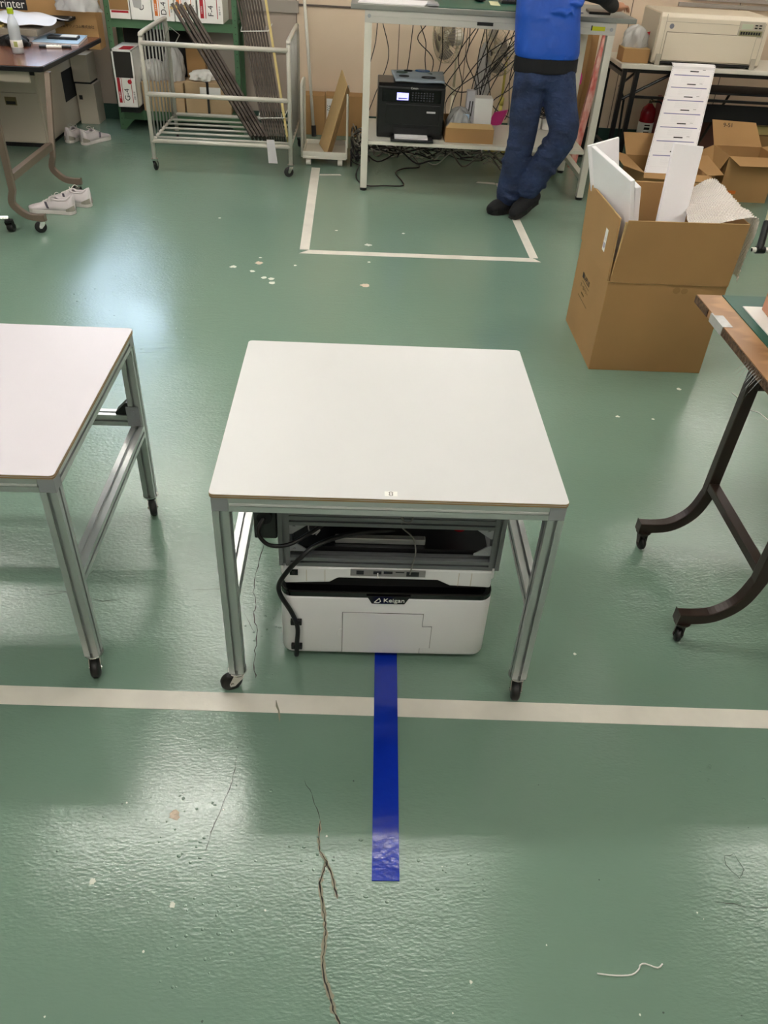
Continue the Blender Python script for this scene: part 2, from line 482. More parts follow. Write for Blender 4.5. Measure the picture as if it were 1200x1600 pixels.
def chip(x, y, r, m='chip_white', sy=1.0, z=.0006):
    n = 13; mb = MB()
    mb.add([(x + math.cos(2 * PI * i / n) * r * random.uniform(.6, 1.15), y + math.sin(2 * PI * i / n) * r * sy * random.uniform(.6, 1.15), z) for i in range(n)], [tuple(range(n))])
    return mb.build('paint_chip', m, floor)
for x, y, r, m in [(-.41, 1.074, .015, 'plaster_patch'), (-.372, .856, .008, 'chip_white'), (-.562, .908, .008, 'chip_white'), (.695, 1.625, .006, 'chip_white'),
                   (-.742, 4.633, .022, 'chip_white'), (-.595, 4.712, .026, 'plaster_patch'), (-.622, 4.576, .018, 'chip_white'), (-.545, 4.485, .02, 'chip_white'),
                   (-.499, 4.471, .02, 'chip_white'), (-.49, 4.414, .022, 'chip_white'), (-.378, 4.694, .012, 'chip_white'), (.045, 4.432, .03, 'plaster_patch'),
                   (.063, 5.101, .025, 'chip_white'), (.282, .7, .004, 'chip_white'), (-.597, 4.797, .01, 'chip_white'), (1.185, 3.045, .01, 'chip_white'), (1.342, 3.033, .008, 'chip_white'),
                   (.07, 4.8, .012, 'chip_white'), (.3, 5.35, .012, 'chip_white'), (-.15, 5.35, .012, 'chip_white'), (-.95, 5.5, .01, 'chip_white'), (1.55, 3.32, .012, 'chip_white')]:
    chip(x, y, r, m, 1.0)
ribbon('scuff', [(.93, .985), (.955, .99), (.965, .95), (.945, .93), (.925, .965), (.93, .985)], .002, 'scuff', .0006, .002)
for i in range(26):
    x = random.uniform(-.6, 1.1); y = random.uniform(.6, 1.3)
    chip(x, y, random.uniform(.0012, .003), 'scuff' if i % 2 else 'chip_white')

# small paint blisters and pits in the worn patches
bl_ = MB()
for (cx_, cy_, sx_, sy_, n_) in ((-.36, 1.06, .09, .12, 34), (-.33, .82, .07, .07, 26), (.27, .93, .05, .05, 12), (-.02, .95, .12, .05, 16), (1.0, 1.2, .05, .03, 14), (-1.35, 3.9, .35, .4, 40), (-.25, 1.75, .05, .12, 20)):
    for _ in range(n_):
        x, y = random.gauss(cx_, sx_), random.gauss(cy_, sy_); r = random.uniform(.0012, .0045)
        bl_.ell((x, y, 0), (r * random.uniform(.7, 1.6), r, r * .35), 8)
bl_.build('paint_blisters', 'floor_paint', floor, smooth=True)

# floor tapes
def tape(pts, m, label, z=.0012, cat='floor tape', group=None):
    mb = MB(); n = len(pts)
    mb.add([(x, y, 0.0002) for x, y in pts] + [(x, y, z) for x, y in pts],
           [tuple(range(n)), tuple(range(n, 2 * n))] + [(i, (i + 1) % n, n + (i + 1) % n, n + i) for i in range(n)])
    return tag(mb.build('floor_tape', m), label, cat, group)
k = -.0174
tape([(x, 1.446 + k * x) for x in (-4, 4)] + [(x, 1.382 + k * x) for x in (4, -4)], 'tape_white', 'long white tape band crossing the floor under the front casters')
tape([(.073, .915), (.137, .915), (.1535, 1.75), (.0865, 1.75)], 'tape_blue', 'blue tape strip running out from under the robot', z=.0022)
tape([(-.369, 4.90), (1.162, 4.921), (1.12, 4.985), (-.309, 4.965)], 'tape_white', 'white tape, near side of the marked rectangle in front of the bench')
tape([(-.369, 4.968), (-.309, 4.968), (-.33, 6.85), (-.40, 6.85)], 'tape_white', 'white tape, left side of the marked rectangle, ending at the panel dolly')
tape([(1.10, 4.988), (1.155, 4.988), (1.15, 6.64), (1.09, 6.64)], 'tape_white', 'white tape, right side of the marked rectangle, under the walking person')
tape([(-.325, 6.63), (-.15, 6.66), (-.165, 6.69), (-.325, 6.67)], 'tape_white', 'short white tape stub in front of the panel dolly')
tape([(.93, 6.63), (1.085, 6.60), (1.085, 6.65), (.95, 6.66)], 'tape_white', 'short white tape stub behind the walking person')
tag(MB().tube([(x, y, .0024) for x, y in poly_smooth([(x, y, 0) for x, y in [(0.555, 0.717), (0.595, 0.713), (0.63, 0.715), (0.648, 0.726), (0.653, 0.734), (0.665, 0.737), (0.69, 0.729), (0.703, 0.737)]], 3) for x, y in [(x, y)]] if False else
    [Vector((p.x, p.y, .0024)) for p in poly_smooth([(0.555, 0.717, 0), (0.595, 0.713, 0), (0.63, 0.715, 0), (0.648, 0.726, 0), (0.653, 0.734, 0), (0.665, 0.737, 0), (0.69, 0.729, 0), (0.703, 0.737, 0)], 3)], .0017, 6).build('string', 'label_white', smooth=True),
    'short bent piece of white string lying on the green floor', 'string')
tag(MB().tube([Vector((p.x, p.y, .002)) for p in poly_smooth([(1.801, 3.301, 0), (1.81, 3.265, 0), (1.826, 3.148, 0), (1.861, 3.122, 0), (1.88, 3.056, 0), (1.9, 3.0, 0)], 3)], .0016, 6).build('thread', 'label_white', smooth=True),
    'loose white plastic strand on the floor beneath the wooden worktable', 'thread')

# ------------------------------------------------------------------ aluminium-profile tables
def prof(s, slot=.22, dep=.3):
    """square extrusion section of side s with one T-slot in each face"""
    h = s / 2; a = s * slot / 2; d = s * dep; lip = s * .05; pts = []
    side = [(-h, -h), (-a, -h), (-a, -h + lip), (-a * 1.6, -h + lip), (-a * 1.6, -h + d), (a * 1.6, -h + d), (a * 1.6, -h + lip), (a, -h + lip), (a, -h)]
    for q in range(4):
        c, sn = round(math.cos(q * PI / 2)), round(math.sin(q * PI / 2))
        pts += [(c * x - sn * y, sn * x + c * y) for x, y in side]
    return pts
def extr(mb, p0, p1, s=.04, mi=0):
    p0 = Vector(p0); p1 = Vector(p1); d = p1 - p0
    ax = (0, 0, 1) if abs(d.normalized().z) < .9 else (1, 0, 0)
    z = d.normalized(); x = Vector(ax); x = (x - z * x.dot(z)).normalized(); y = z.cross(x)
    T = Matrix((x, y, z)).transposed().to_4x4(); T.translation = p0
    return mb.prism(prof(s), 0, d.length, mi, T)

def rounded(x0, y0, x1, y1, r, n=4):
    out = []
    for cx, cy, a0 in ((x1 - r, y1 - r, 0), (x0 + r, y1 - r, 90), (x0 + r, y0 + r, 180), (x1 - r, y0 + r, 270)):
        out += [(cx + r * math.cos(math.radians(a0 + 90 * i / n)), cy + r * math.sin(math.radians(a0 + 90 * i / n))) for i in range(n + 1)]
    return out

def caster(root, x, y, ztop, ang, rw=.0305, wd=.024, mwheel='rubber', mfork='chrome', trail=.02):
    T = at(x, y, 0, ang)
    mb = MB()
    mb.cyl((0, 0, ztop - .004), (0, 0, ztop), .027, n=20).cyl((0, 0, ztop - .014), (0, 0, ztop - .004), .021, .026, n=20).cyl((0, 0, ztop), (0, 0, ztop + .012), .007, n=6)
    c = mb.build('caster', mfork, root, T=T, smooth=False)
    wh = MB(); prof_ = [(rw * .35, -wd / 2 - .001), (rw * .8, -wd / 2), (rw * .97, -wd / 2 + .004), (rw, -wd / 4), (rw, wd / 4), (rw * .97, wd / 2 - .004), (rw * .8, wd / 2), (rw * .35, wd / 2 + .001)]
    wh.lathe(prof_, 24, T=frame((trail, 0, rw), (1, 0, 0), (0, 0, 1)))
    wh.build('wheel', mwheel, c, T=T, smooth=True)
    fk = MB()
    for s in (-1, 1):
        yy = s * (wd / 2 + .003)
        fk.prism([(-.016, ztop - .01), (.014, ztop - .01), (trail + .008, rw + .004), (trail + .006, rw - .008), (trail - .007, rw - .008), (-.012, ztop - .026)], -.001, .001, T=frame((0, yy, 0), (1, 0, 0), (0, 0, 1)))
    fk.box(-.016, -wd / 2 - .003, ztop - .012, .014, wd / 2 + .003, ztop - .009)
    fk.cyl((trail, -wd / 2 - .006, rw), (trail, wd / 2 + .006, rw), .0045, n=10)
    fk.build('fork', mfork, c, T=T)
    return c

W, D, H, HC = .836, .787, .70, .075
def profile_table(label, top, angs, front_rail=False, name='rolling_table'):
    t = thing(name, (0, 0, 0), label, 'table', 'aluminium-framed rolling tables')
    P = rounded(0, 0, W, D, .012)
    MB().prism(P, .6885, .7, 0).build('tabletop', top, t)
    # plywood core shown at the edge: two thin plies below the white skin
    cx, cy = W / 2, D / 2
    sh = lambda r: [((x - cx) * r + cx, (y - cy) * r + cy) for x, y in P]
    MB().prism(sh(1.0015), .6895, .6935, 0).prism(sh(1.0015), .6952, .6985, 0).build('plywood_edge', 'plywood', t)
    f0, f1 = .003, .043
    zb = .6685
    for (x, y) in ((.023, .023), (W - .023, .023), (.023, D - .023), (W - .023, D - .023)):
        MB().box(x - .02, y - .02, .648, x + .02, y + .02, .688).build('corner_block', 'cast_metal', t, bevel=.0015)
        extr(MB(), (x, y, HC), (x, y, .648)).build('leg', 'aluminium', t)
    for y in (.023, D - .023): extr(MB(), (.043, y, zb - .0005), (W - .043, y, zb - .0005)).build('top_rail', 'aluminium', t)
    for y, q in ((.003, -1), (D - .003, 1)): MB().box(.044, y - .0012, .6655, W - .044, y + .0012, .6725).build('slot_strip', 'slot_strip', t, bevel=.001)
    for x in (.023, W - .023): extr(MB(), (x, .043, zb - .0005), (x, D - .043, zb - .0005)).build('top_rail', 'aluminium', t)
    for x in (.023, W - .023): extr(MB(), (x, .043, .35), (x, D - .043, .35)).build('side_rail', 'aluminium', t)
    extr(MB(), (.043, D - .023, .39), (W - .043, D - .023, .39)).build('back_rail', 'aluminium', t)
    for s, x in ((1, .043), (-1, W - .043)):
        b_ = MB()
        b_.prism([(0, 0), (.045, 0), (.045, .008), (.008, .045), (0, .045)], -.017, .017, T=frame((x, D - .023, .411), (s, 0, 0), (0, 0, 1)))
        b_.build('bracket', 'black_plastic', t, bevel=.002)
        MB().box(x - .033 if s > 0 else x - .007, D - .05, .375, x + .007 if s > 0 else x + .033, D - .0435, .445).cyl((x - s * .013, D - .054, .425), (x - s * .013, D - .049, .425), .009, n=10).build('bracket', 'cast_metal', t, bevel=.001)
    for (x, y), a in zip(((.023, .023), (W - .023, .023), (.023, D - .023), (W - .023, D - .023)), angs): caster(t, x, y, HC, a)
    return t

tA = profile_table('square white-topped rolling table standing over the white robot', 'laminate_white', (200, 262, 130, 60))
# reference sticker at the front edge of the top
st = MB().box(.404, .012, .70, .434, .030, .7003).build('sticker', 'label_white', tA)
sm = MB()
for x in (.416, .4215): sm.box(x - .0008, .0135, .7003, x + .0008, .0275, .7006)
sm.box(.4125, .0245, .7003, .4165, .0252, .7006).box(.4215, .0245, .7003, .425, .0252, .7006).box(.4125, .0165, .7003, .4165, .0172, .7006).box(.4215, .0165, .7003, .425, .0172, .7006)
sm.box(.416, .0275, .7003, .4215, .0283, .7006).box(.416, .0127, .7003, .4215, .0135, .7006)
sm.build('mark', 'ink', st)
tA.location = (-.3265, 1.4545, 0)
tB = profile_table('white-topped rolling table at the left, cut off by the picture edge', 'laminate_pink_reflect', (0, 280, 200, 290))
tB.location = (-.6905 - W, 1.506, 0)

# ------------------------------------------------------------------ transport robot under the front table
RX0, RX1, RY = -.19, .405, 1.59
RD = .50
rb = thing('transport_robot', ((RX0 + RX1) / 2, RY + RD / 2, 0), 'white low transport robot with black band, parked under the white-topped table', 'robot')
def shell(z0, z1, x0, x1, y0, y1, r, name, m, parent, bev=.006, taper=0):
    P = rounded(x0, y0, x1, y1, r, 6); cx, cy = (x0 + x1) / 2, (y0 + y1) / 2
    mb = MB(); n = len(P)
    def ring(z, s): return [((x - cx) * s + cx, (y - cy) * s + cy, z) for x, y in P]
    rings = ring(z0, 1 - .016) + ring(z0 + .004, 1 - .005) + ring(z0 + .01, 1) + ring(z1 - .006, 1) + ring(z1, 1 - .01)
    fs = [tuple(range(n - 1, -1, -1)), tuple(range(4 * n, 5 * n))]
    for k_ in range(4): fs += [(k_ * n + i, k_ * n + (i + 1) % n, (k_ + 1) * n + (i + 1) % n, (k_ + 1) * n + i) for i in range(n)]
    mb.add(rings, fs)
    o = mb.build(name, m, parent)
    for p in o.data.polygons: p.use_smooth = len(p.vertices) == 4
    return o
body = shell(.022, .248, RX0, RX1, RY, RY + RD, .035, 'lower_body', 'robot_white', rb, taper=.012)
MB().prism(rounded(RX0 + .03, RY + .025, RX1 - .03, RY + RD - .02, .03), .006, .03).build('underside', 'black_matt', rb)
# glossy black rim and the recessed scanner gap
MB().prism(rounded(RX0 + .001, RY + .001, RX1 - .001, RY + RD - .002, .034, 6), .2475, .270).build('black_rim', 'black_gloss', rb, bevel=.004)
MB().prism(rounded(RX0 + .012, RY + .03, RX1 - .012, RY + RD - .02, .03), .270, .33).build('scanner_gap', 'black_matt', rb)
# badge tab that dips into the white front
bd = MB().prism([(.05, .262), (.058, .248), (.066, .232), (.158, .232), (.166, .248), (.174, .262)], -.003, .004, T=frame((0, RY, 0), (1, 0, 0), (0, 0, 1)))
bd = bd.build('badge', 'black_gloss', rb, bevel=.001)
text('lettering', 'Keigan', .020, frame((.128, RY - .0045, .246), (1, 0, 0), (0, 0, 1)), 'label_white', bd, sx=1.12)
lg = MB()
for a, b_, c in (((.073, .2385), (.0865, .2545), .0016), ((.0865, .2545), (.0905, .2425), .0016), ((.0905, .2425), (.0845, .2375), .0013), ((.0845, .2375), (.073, .2385), .0012)):
    lg.tube([(a[0], RY - .0046, a[1]), (b_[0], RY - .0046, b_[1])], c * .7, 6)
lg.build('emblem', 'label_white', bd)
# upper white shell with the stepped lower outline
O = [(-.176, .299), (-.052, .305), (-.030, .322), (.243, .322), (.279, .303), (.392, .299)]
poly = O + [(.392, .36), (-.176, .36)]
us = MB().prism(poly, -.03, .03, T=frame((0, RY + .03, 0), (1, 0, 0), (0, 0, 1))).build('upper_shell', 'robot_white', rb, bevel=.006, seg=3)
MB().box(-.176 - .012, RY + .03, .3, -.150, RY + RD - .02, .362).box(.37, RY + .03, .3, .405, RY + RD - .02, .362).box(-.17, RY + .055, .325, .39, RY + RD - .02, .361).build('upper_shell', 'robot_white', rb, bevel=.008)
for x in (-.115, -.065, .300, .335): MB().box(x - .0008, RY - .0012, .31 if x < 0 else .305, x + .0008, RY + .003, .352).build('seam', 'steel_cream', us)
pw = MB().box(-.160, RY - .003, .332, -.138, RY + .004, .352).build('power_socket', 'black_gloss', us, bevel=.001)
MB().box(-.153, RY - .0045, .337, -.145, RY - .002, .347).build('switch', 'black_matt', pw)
pp = MB().box(.004, RY - .0025, .335, .208, RY + .004, .3575).build('port_panel', 'robot_port', us, bevel=.0008)
for x0, x1, z0, z1 in ((.020, .040, .342, .355), (.066, .088, .344, .354), (.094, .118, .346, .354), (.126, .150, .351, .3535), (.156, .190, .339, .354)):
    MB().box(x0, RY - .004, z0, x1, RY - .001, z1).build('port', 'black_plastic', pp)
MB().tube([(.078, RY - .006, .351), (.078, RY - .012, .343), (.075, RY - .012, .338), (.081, RY - .012, .338), (.078, RY - .012, .343)], .0016, 6).build('dust_cap', 'label_white', pp)
# service door with the latch tab
dr = [(-.014, .030), (.213, .030), (.213, .052), (.242, .052), (.242, .142), (.2145, .142), (.2145, .192), (-.014, .192)]
MB().prism([(x + (.0011 if x > .1 else -.0014), z + (.0008 if z > .15 else 0)) for x, z in dr], -.0005, .0015, T=frame((0, RY, 0), (1, 0, 0), (0, 0, 1))).build('door_gap', 'robot_seam', body)
dd = MB().prism(dr, .0, .0032, T=frame((0, RY, 0), (1, 0, 0), (0, 0, 1))).build('battery_door', 'robot_white', body, bevel=.001)
MB().prism([(.012 * math.cos(i * PI / 10), .017 * math.sin(i * PI / 10) ) for i in range(20)], 0, .0012, T=frame((-.018, RY, .108), (1, 0, 0), (0, 0, 1))).build('finger_notch', 'robot_white', body, bevel=.0008)
# aluminium sub-frame
fr = thing_f = rb
ps = .03
for x in (RX0 + .017, RX1 - .013):
    for y in (RY + .017, RY + RD - .03): extr(MB(), (x, y, .3625), (x, y, .56), ps).build('frame_post', 'aluminium_dull', rb)
for z, h in ((.3775, 1), (.5175, 1), (.545, 0)):
    extr(MB(), (RX0 + .032, RY + .017, z), (RX1 - .028, RY + .017, z), .03 if h else .024).build('frame_rail', 'aluminium_dull', rb)
for z in (.385, .53):
    extr(MB(), (RX0 + .032, RY + RD - .03, z), (RX1 - .028, RY + RD - .03, z), ps).build('frame_rail', 'aluminium_dull', rb)
    for x in (RX0 + .017, RX1 - .013): extr(MB(), (x, RY + .035, z), (x, RY + RD - .045, z), ps).build('frame_rail', 'aluminium_dull', rb)
# black equipment deck, gusset plates, cable duct
MB().box(RX0 + .035, RY + .036, .385, RX1 - .03, RY + RD - .05, .405).build('equipment_deck', 'black_plastic', rb)
MB().box(RX0 + .1, RY + .12, .43, RX0 + .3, RY + .3, .485).build('control_box', 'black_plastic', rb, bevel=.004)
text('lettering', 'SAMPLUS'[2:], .012, frame((RX0 + .2, RY + .119, .468), (1, 0, 0), (0, 0, 1)), 'paper_grey', rb)
for x, s in ((RX0 + .032, 1), (RX1 - .028, -1)):
    for z, t_ in ((.413, 1), (.505, -1)):
        g_ = MB().prism([(0, 0), (s * .045, 0), (s * .045, t_ * .004), (s * .006, t_ * .034), (0, t_ * .034)], 0, .004, T=frame((x, RY + .009, z), (1, 0, 0), (0, 0, 1)))
        g_.cyl((x + s * .012, RY + .001, z + t_ * .008), (x + s * .012, RY + .008, z + t_ * .008), .004, n=8)
        g_.build('gusset_plate', 'cast_metal', rb)
MB().box(-.04, RY + .05, .4055, .205, RY + .068, .424).build('cable_duct', 'aluminium', rb, bevel=.002)
MB().box(RX0 + .06, RY + .06, .565, RX1 - .06, RY + RD - .06, .60).cyl((-.02, RY + .25, .6), (-.02, RY + .25, .645), .02).cyl((.23, RY + .25, .6), (.23, RY + .25, .645), .02).box(-.1, RY + .1, .637, .32, RY + .4, .645).build('lift_plate', 'black_matt', rb, bevel=.003)
# control box on the left with looped cable
MB().box(RX0 - .062, RY + .02, .44, RX0 - .002, RY + .17, .60).build('side_box', 'groove', rb, bevel=.004)
MB().cyl((RX0 - .03, RY + .02, .53), (RX0 - .03, RY - .006, .53), .02).build('cable_gland', 'black_matt', rb)
MB().tube(poly_smooth([(RX0 - .03, RY - .004, .53), (RX0 - .045, RY - .025, .50), (RX0 - .02, RY - .03, .462), (RX0 + .03, RY - .02, .455), (RX0 + .08, RY + .0, .475), (RX0 + .14, RY + .05, .49)]), .0055, 10).build('cable', 'black_cable', rb, smooth=True)
MB().tube(poly_smooth([(.12, RY + .06, .45), (.0, RY + .03, .455), (-.085, RY + .0, .44), (-.13, RY - .022, .41), (-.165, RY - .02, .36), (-.188, RY - .016, .31), (-.186, RY - .016, .27), (-.158, RY - .012, .2), (-.142, RY - .012, .14), (-.145, RY - .012, .07), (-.147, RY - .01, .02)]), .0068, 10).build('cable', 'black_cable', rb, smooth=True)
for z in (.155, .055): MB().box(-.162, RY - .013, z - .008, -.13, RY + .002, z + .008).build('cable_clip', 'black_plastic', rb, bevel=.002)
MB().tube(poly_smooth([(.125, RY + .0, .60), (.13, RY - .015, .55), (.145, RY - .02, .54), (.158, RY - .015, .55), (.163, RY, .60)]), .0022, 6).build('cable', 'grey_cable', rb, smooth=True)
MB().tube(poly_smooth([(.135, RY + .0, .54), (.135, RY + .01, .5), (.165, RY + .005, .47), (.175, RY - .005, .43), (.17, RY - .008, .39), (.165, RY - .008, .35)]), .002, 6).build('cable', 'grey_cable', rb, smooth=True)
MB().tube(poly_smooth([(-.09, RY + .05, .5), (-.11, RY + .03, .48), (-.1, RY + .02, .46), (-.08, RY + .02, .475), (-.09, RY + .03, .45)]), .002, 6).build('cable', 'paper_grey', rb, smooth=True)
MB().cyl((.30, RY + .1, .43), (.30, RY + .1, .47), .018).build('stop_button', 'red_gloss', rb)
for x in (-.12, .33): MB().cyl((x - .012, RY + .06, .022), (x + .012, RY + .06, .022), .022).build('wheel', 'rubber', rb)

# ------------------------------------------------------------------ wooden worktable at the right
def curved_leg(t, x_end, s, y, ztop, m, xp, rbar=.017, zf=.075, name='leg'):
    """foot at x_end, sweeping up (towards s*x) into a post at xp"""
    pts = [(x_end, y, zf + .012), (x_end + s * .07, y, zf + .014)]
    pts += [(xp - s * .075, y, zf + .035), (xp - s * .03, y, zf + .085), (xp - s * .005, y, zf + .15), (xp, y, zf + .22), (xp, y, ztop)]
    mb = MB(); P = poly_smooth(pts[:-1], 5) + [Vector(pts[-1])]
    mb.tube(P, rbar * 1.35, 4, T=None)
    o = mb.build(name, m, t, bevel=.003)
    return o
def square_path(mb, pts, h=.02, wdt=.014, mi=0):
    """rectangular bar through points in a plane y = const"""
    pts = [Vector(p) for p in pts]; vs = []
    for i, p in enumerate(pts):
        t = (pts[min(i + 1, len(pts) - 1)] - pts[max(i - 1, 0)]).normalized(); n = Vector((-t.z, 0, t.x))
        for a, b_ in ((h, wdt), (h, -wdt), (-h, -wdt), (-h, wdt)): vs.append(p + n * a + Vector((0, b_, 0)))
    fs = [(0, 1, 2, 3), tuple(len(vs) - 4 + i for i in (3, 2, 1, 0))]
    for i in range(len(pts) - 1): fs += [(4 * i + j, 4 * i + (j + 1) % 4, 4 * i + 4 + (j + 1) % 4, 4 * i + 4 + j) for j in range(4)]
    return mb.add(vs, fs)
def cleg(t, xe, s, y, ztop, xp, m, xtop=None, ytop=None):
    pts = [(xe, y, .093), (xe + s * .06, y, .093), (xe + s * .11, y, .103), (xe + s * .155, y, .135), (xe + s * .185, y, .18), (xp, y, .25), (xtop or xp, ytop or y, ztop)]
    P = poly_smooth(pts[:-1], 4) + [Vector(pts[-1])]
    return square_path(MB(), P, .019, .017).build('leg', m, t, bevel=.003)

wt = thing('worktable', (1.55, 1.95, 0), 'wood-grain worktable with torn front edge on dark curved casters legs, at the right', 'table')
tx0, ty0, ty1 = 1.185, 1.51, 2.625
tb = MB(); seg = 14
ys = [ty0 + (ty1 - ty0) * i / seg for i in range(seg + 1)]
MB().box(tx0, ty0, .722, 2.1, ty1, .75).build('tabletop', ['wood_top'], wt, bevel=.001)
MB().box(tx0 - .0025, ty0, .7225, tx0 + .004, 2.43, .7475).box(tx0 - .0025, 2.50, .7225, tx0 + .004, ty1, .7475).build('rough_edge', 'wood_edge', wt)
MB().box(tx0 - .004, 2.36, .721, tx0 + .002, 2.47, .7505).box(tx0 - .004, 2.36, .7502, tx0 + .03, 2.45, .7508).build('tape_patch', 'clear_plastic_dense', wt)
tp = MB()
for i in range(9):
    y = 2.03 + i * .014; tp.add([(tx0 - .004, y, .742), (tx0 - .016 - random.random() * .02, y + .008, .70 - random.random() * .03), (tx0 - .004, y + .014, .73)], [(0, 1, 2)])
tp.build('torn_tape', 'clear_plastic', wt)
for y in (1.706, 2.146):
    cleg(wt, 1.01, 1, y, .722, 1.215, 'brown_tube', 1.225)
    caster(wt, 1.035, y, .074, 250 if y < 2 else 275, rw=.024, wd=.02, mfork='brown_tube', mwheel='rubber', trail=.01)
MB().box(1.198, 1.72, .265, 1.232, 2.13, .295).build('cross_bar', 'brown_tube', wt, bevel=.003)
MB().cyl((1.22, 2.146, .655), (2.05, 2.146, .655), .014, n=12).build('under_rail', 'brown_tube', wt, smooth=True)
for y in (1.706, 2.146):
    sq = cleg(wt, 2.33, -1, y, .722, 2.125, 'brown_tube', 2.08)
mt = tag(MB().box(1.272, 1.6, .7503, 1.95, 2.62, .7535).build('desk_mat', 'mat_green', bevel=.0008), 'glossy dark green desk mat on the wooden worktable', 'desk mat')
tag(MB().box(1.305, 2.18, .7537, 1.75, 2.52, .7575).build('white_board', 'label_white', bevel=.0006), 'white card sheet lying under the pink carton on the green mat', 'card')
tag(MB().prism([(1.34, 2.22), (1.7, 2.20), (1.72, 2.5), (1.36, 2.497)], .7577, .95).build('pink_box', 'pink_card', bevel=.004), 'pinkish brown box standing on the green mat at the right edge', 'box')

# ------------------------------------------------------------------ big packing carton with foam boards
cx0, cx1, cy0, cy1, cz, ct = 1.150, 1.706, 3.49, 4.06, .447, .728
bc = thing('packing_carton', ((cx0 + cx1) / 2, (cy0 + cy1) / 2, 0), 'large brown open carton with raised flaps, stuffed with white foam boards', 'carton')
th = .006
cb = MB()
cb.box(cx0, cy0, .0, cx1, cy1, th).box(cx0, cy0, th, cx1, cy0 + th, cz).box(cx0, cy1 - th, th, cx1, cy1, cz).box(cx0, cy0 + th, th, cx0 + th, cy1 - th, cz).box(cx1 - th, cy0 + th, th, cx1, cy1 - th, cz)
cb.build('carton_body', 'carton', bc, bevel=.0015)
def flap(a, b_, c, d, m='carton', parent=bc, t_=.005, name='flap'):
    """quad flap a-b hinge, c-d free edge"""
    a, b_, c, d = map(Vector, (a, b_, c, d)); n = (b_ - a).cross(d - a).normalized() * t_
    return MB().hexa((a, b_, c, d), (a + n, b_ + n, c + n, d + n)).build(name, m, parent)
flap((cx0 + .004, cy0, cz), (cx1, cy0, cz), (cx1 + .006, cy0 - .004, ct + .004), (cx0 + .022, cy0 - .012, ct))
flap((cx0, cy1, cz), (cx0, cy0 + .006, cz), (cx0 - .006, cy0 + .008, ct), (cx0 - .012, cy1 + .01, ct - .004), m='carton_olive')
flap((cx0, cy1, cz), (cx1, cy1, cz), (cx1, cy1 + .01, ct + .01), (cx0, cy1 + .01, ct + .008), m='carton')
flap((cx1, cy0 + .006, cz), (cx1, cy1, cz), (cx1 + .012, cy1, ct), (cx1 + .012, cy0 + .01, ct))
# crease, torn corner strip, printing
MB().tube([(cx0, cy0 - .0015, cz), (cx0 + .2, cy0 - .001, cz - .002), (cx0 + .33, cy0 - .002, cz + .003), (cx0 + .45, cy0 - .001, cz - .001), (cx1, cy0 - .0015, cz + .002)], .0028, 5).tube([(cx0 - .0015, cy0, cz), (cx0 - .001, cy0 + .3, cz - .002), (cx0 - .0015, cy1, cz)], .002, 5).build('crease', 'carton_edge', bc)
MB().tube([(cx0 + .022, cy0 - .0145, ct), (cx1 + .006, cy0 - .0065, ct + .004)], .0022, 5).tube([(cx0 - .006, cy0 + .008, ct), (cx0 - .012, cy1 + .01, ct - .004)], .003, 5).tube([(cx0, cy0 + .006, cz + .004), (cx0 - .006, cy0 + .008, ct)], .002, 5).tube([(cx1, cy1 + .01, ct + .01), (cx0, cy1 + .01, ct + .008)], .002, 5).build('board_edge', 'carton_edge', bc)
MB().tube([(cx0 + .006, cy0 - .002, cz + .01), (cx0 + .012, cy0 - .006, .6), (cx0 + .017, cy0 - .012, .72)], [.002, .004, .006], 5).build('torn_corner', 'carton_edge', bc)
TL = frame((cx0 - .0006, 3.84, .315), (0, -1, 0), (0, 0, 1))
text('printing', '■RAPLUS', .036, TL, 'ink', bc, sx=.95)
text('printing', 'オールテナー', .026, frame((cx0 - .0006, 3.84, .265), (0, -1, 0), (0, 0, 1)), 'ink_soft', bc)
text('printing', 'LOGISTICS', .012, frame((cx0 - .0006, 3.85, .235), (0, -1, 0), (0, 0, 1)), 'ink_soft', bc)
MB().box(cx0 - .0006, 3.76, .288, cx0, 3.9, .291).box(cx0 - .0006, 3.74, .205, cx0, 3.93, .208).build('printing', 'ink_soft', bc)
MB().ell((1.475, cy0 - .0004, .418), (.018, .0006, .016), 12).ell((1.512, cy0 - .0004, .416), (.016, .0006, .014), 12).build('printing', 'carton_dark', bc)
lb = MB().hexa([(cx0 - .0085, 3.665, .535), (cx0 - .0085, 3.625, .535), (cx0 - .0085, 3.625, .635), (cx0 - .0085, 3.665, .635)], [(cx0 - .0095, 3.665, .535), (cx0 - .0095, 3.625, .535), (cx0 - .0095, 3.625, .635), (cx0 - .0095, 3.665, .635)]).build('address_label', 'label_white', bc)
for z in (.55, .556, .562, .568, .585, .592): MB().box(cx0 - .0101, 3.63, z, cx0 - .0093, 3.66, z + .003).build('printed_line', 'paper_grey' if z > .57 else 'paper_purple', lb)

def board(a, b_, c, d, t_, label, group='white foam boards in the big carton'):
    a, b_, c, d = map(Vector, (a, b_, c, d)); n = (b_ - a).cross(d - a).normalized() * t_
    return tag(MB().hexa((a, b_, c, d), (a + n, b_ + n, c + n, d + n)).build('foam_board', 'foam', bevel=.003), label, 'foam board', group)
board((1.20, 4.03, .47), (1.34, 4.03, .40), (1.215, 4.03, .945), (1.075, 4.03, .90), .018, 'white foam board leaning at the back left of the carton, tallest of the left group')
board((1.225, 3.985, .46), (1.275, 3.57, .46), (1.192, 3.575, .872), (1.102, 3.985, .912), .02, 'white foam board along the left wall of the carton, its pointed top corner outside')
board((1.262, 3.88, .45), (1.292, 3.585, .45), (1.232, 3.59, .84), (1.17, 3.88, .875), .026, 'thick white foam board, innermost of the left group, in front by the corner')
board((1.415, 3.80, .42), (1.545, 3.80, .42), (1.585, 3.93, .94), (1.445, 3.93, .95), .028, 'single upright white foam board in the middle of the packing carton')
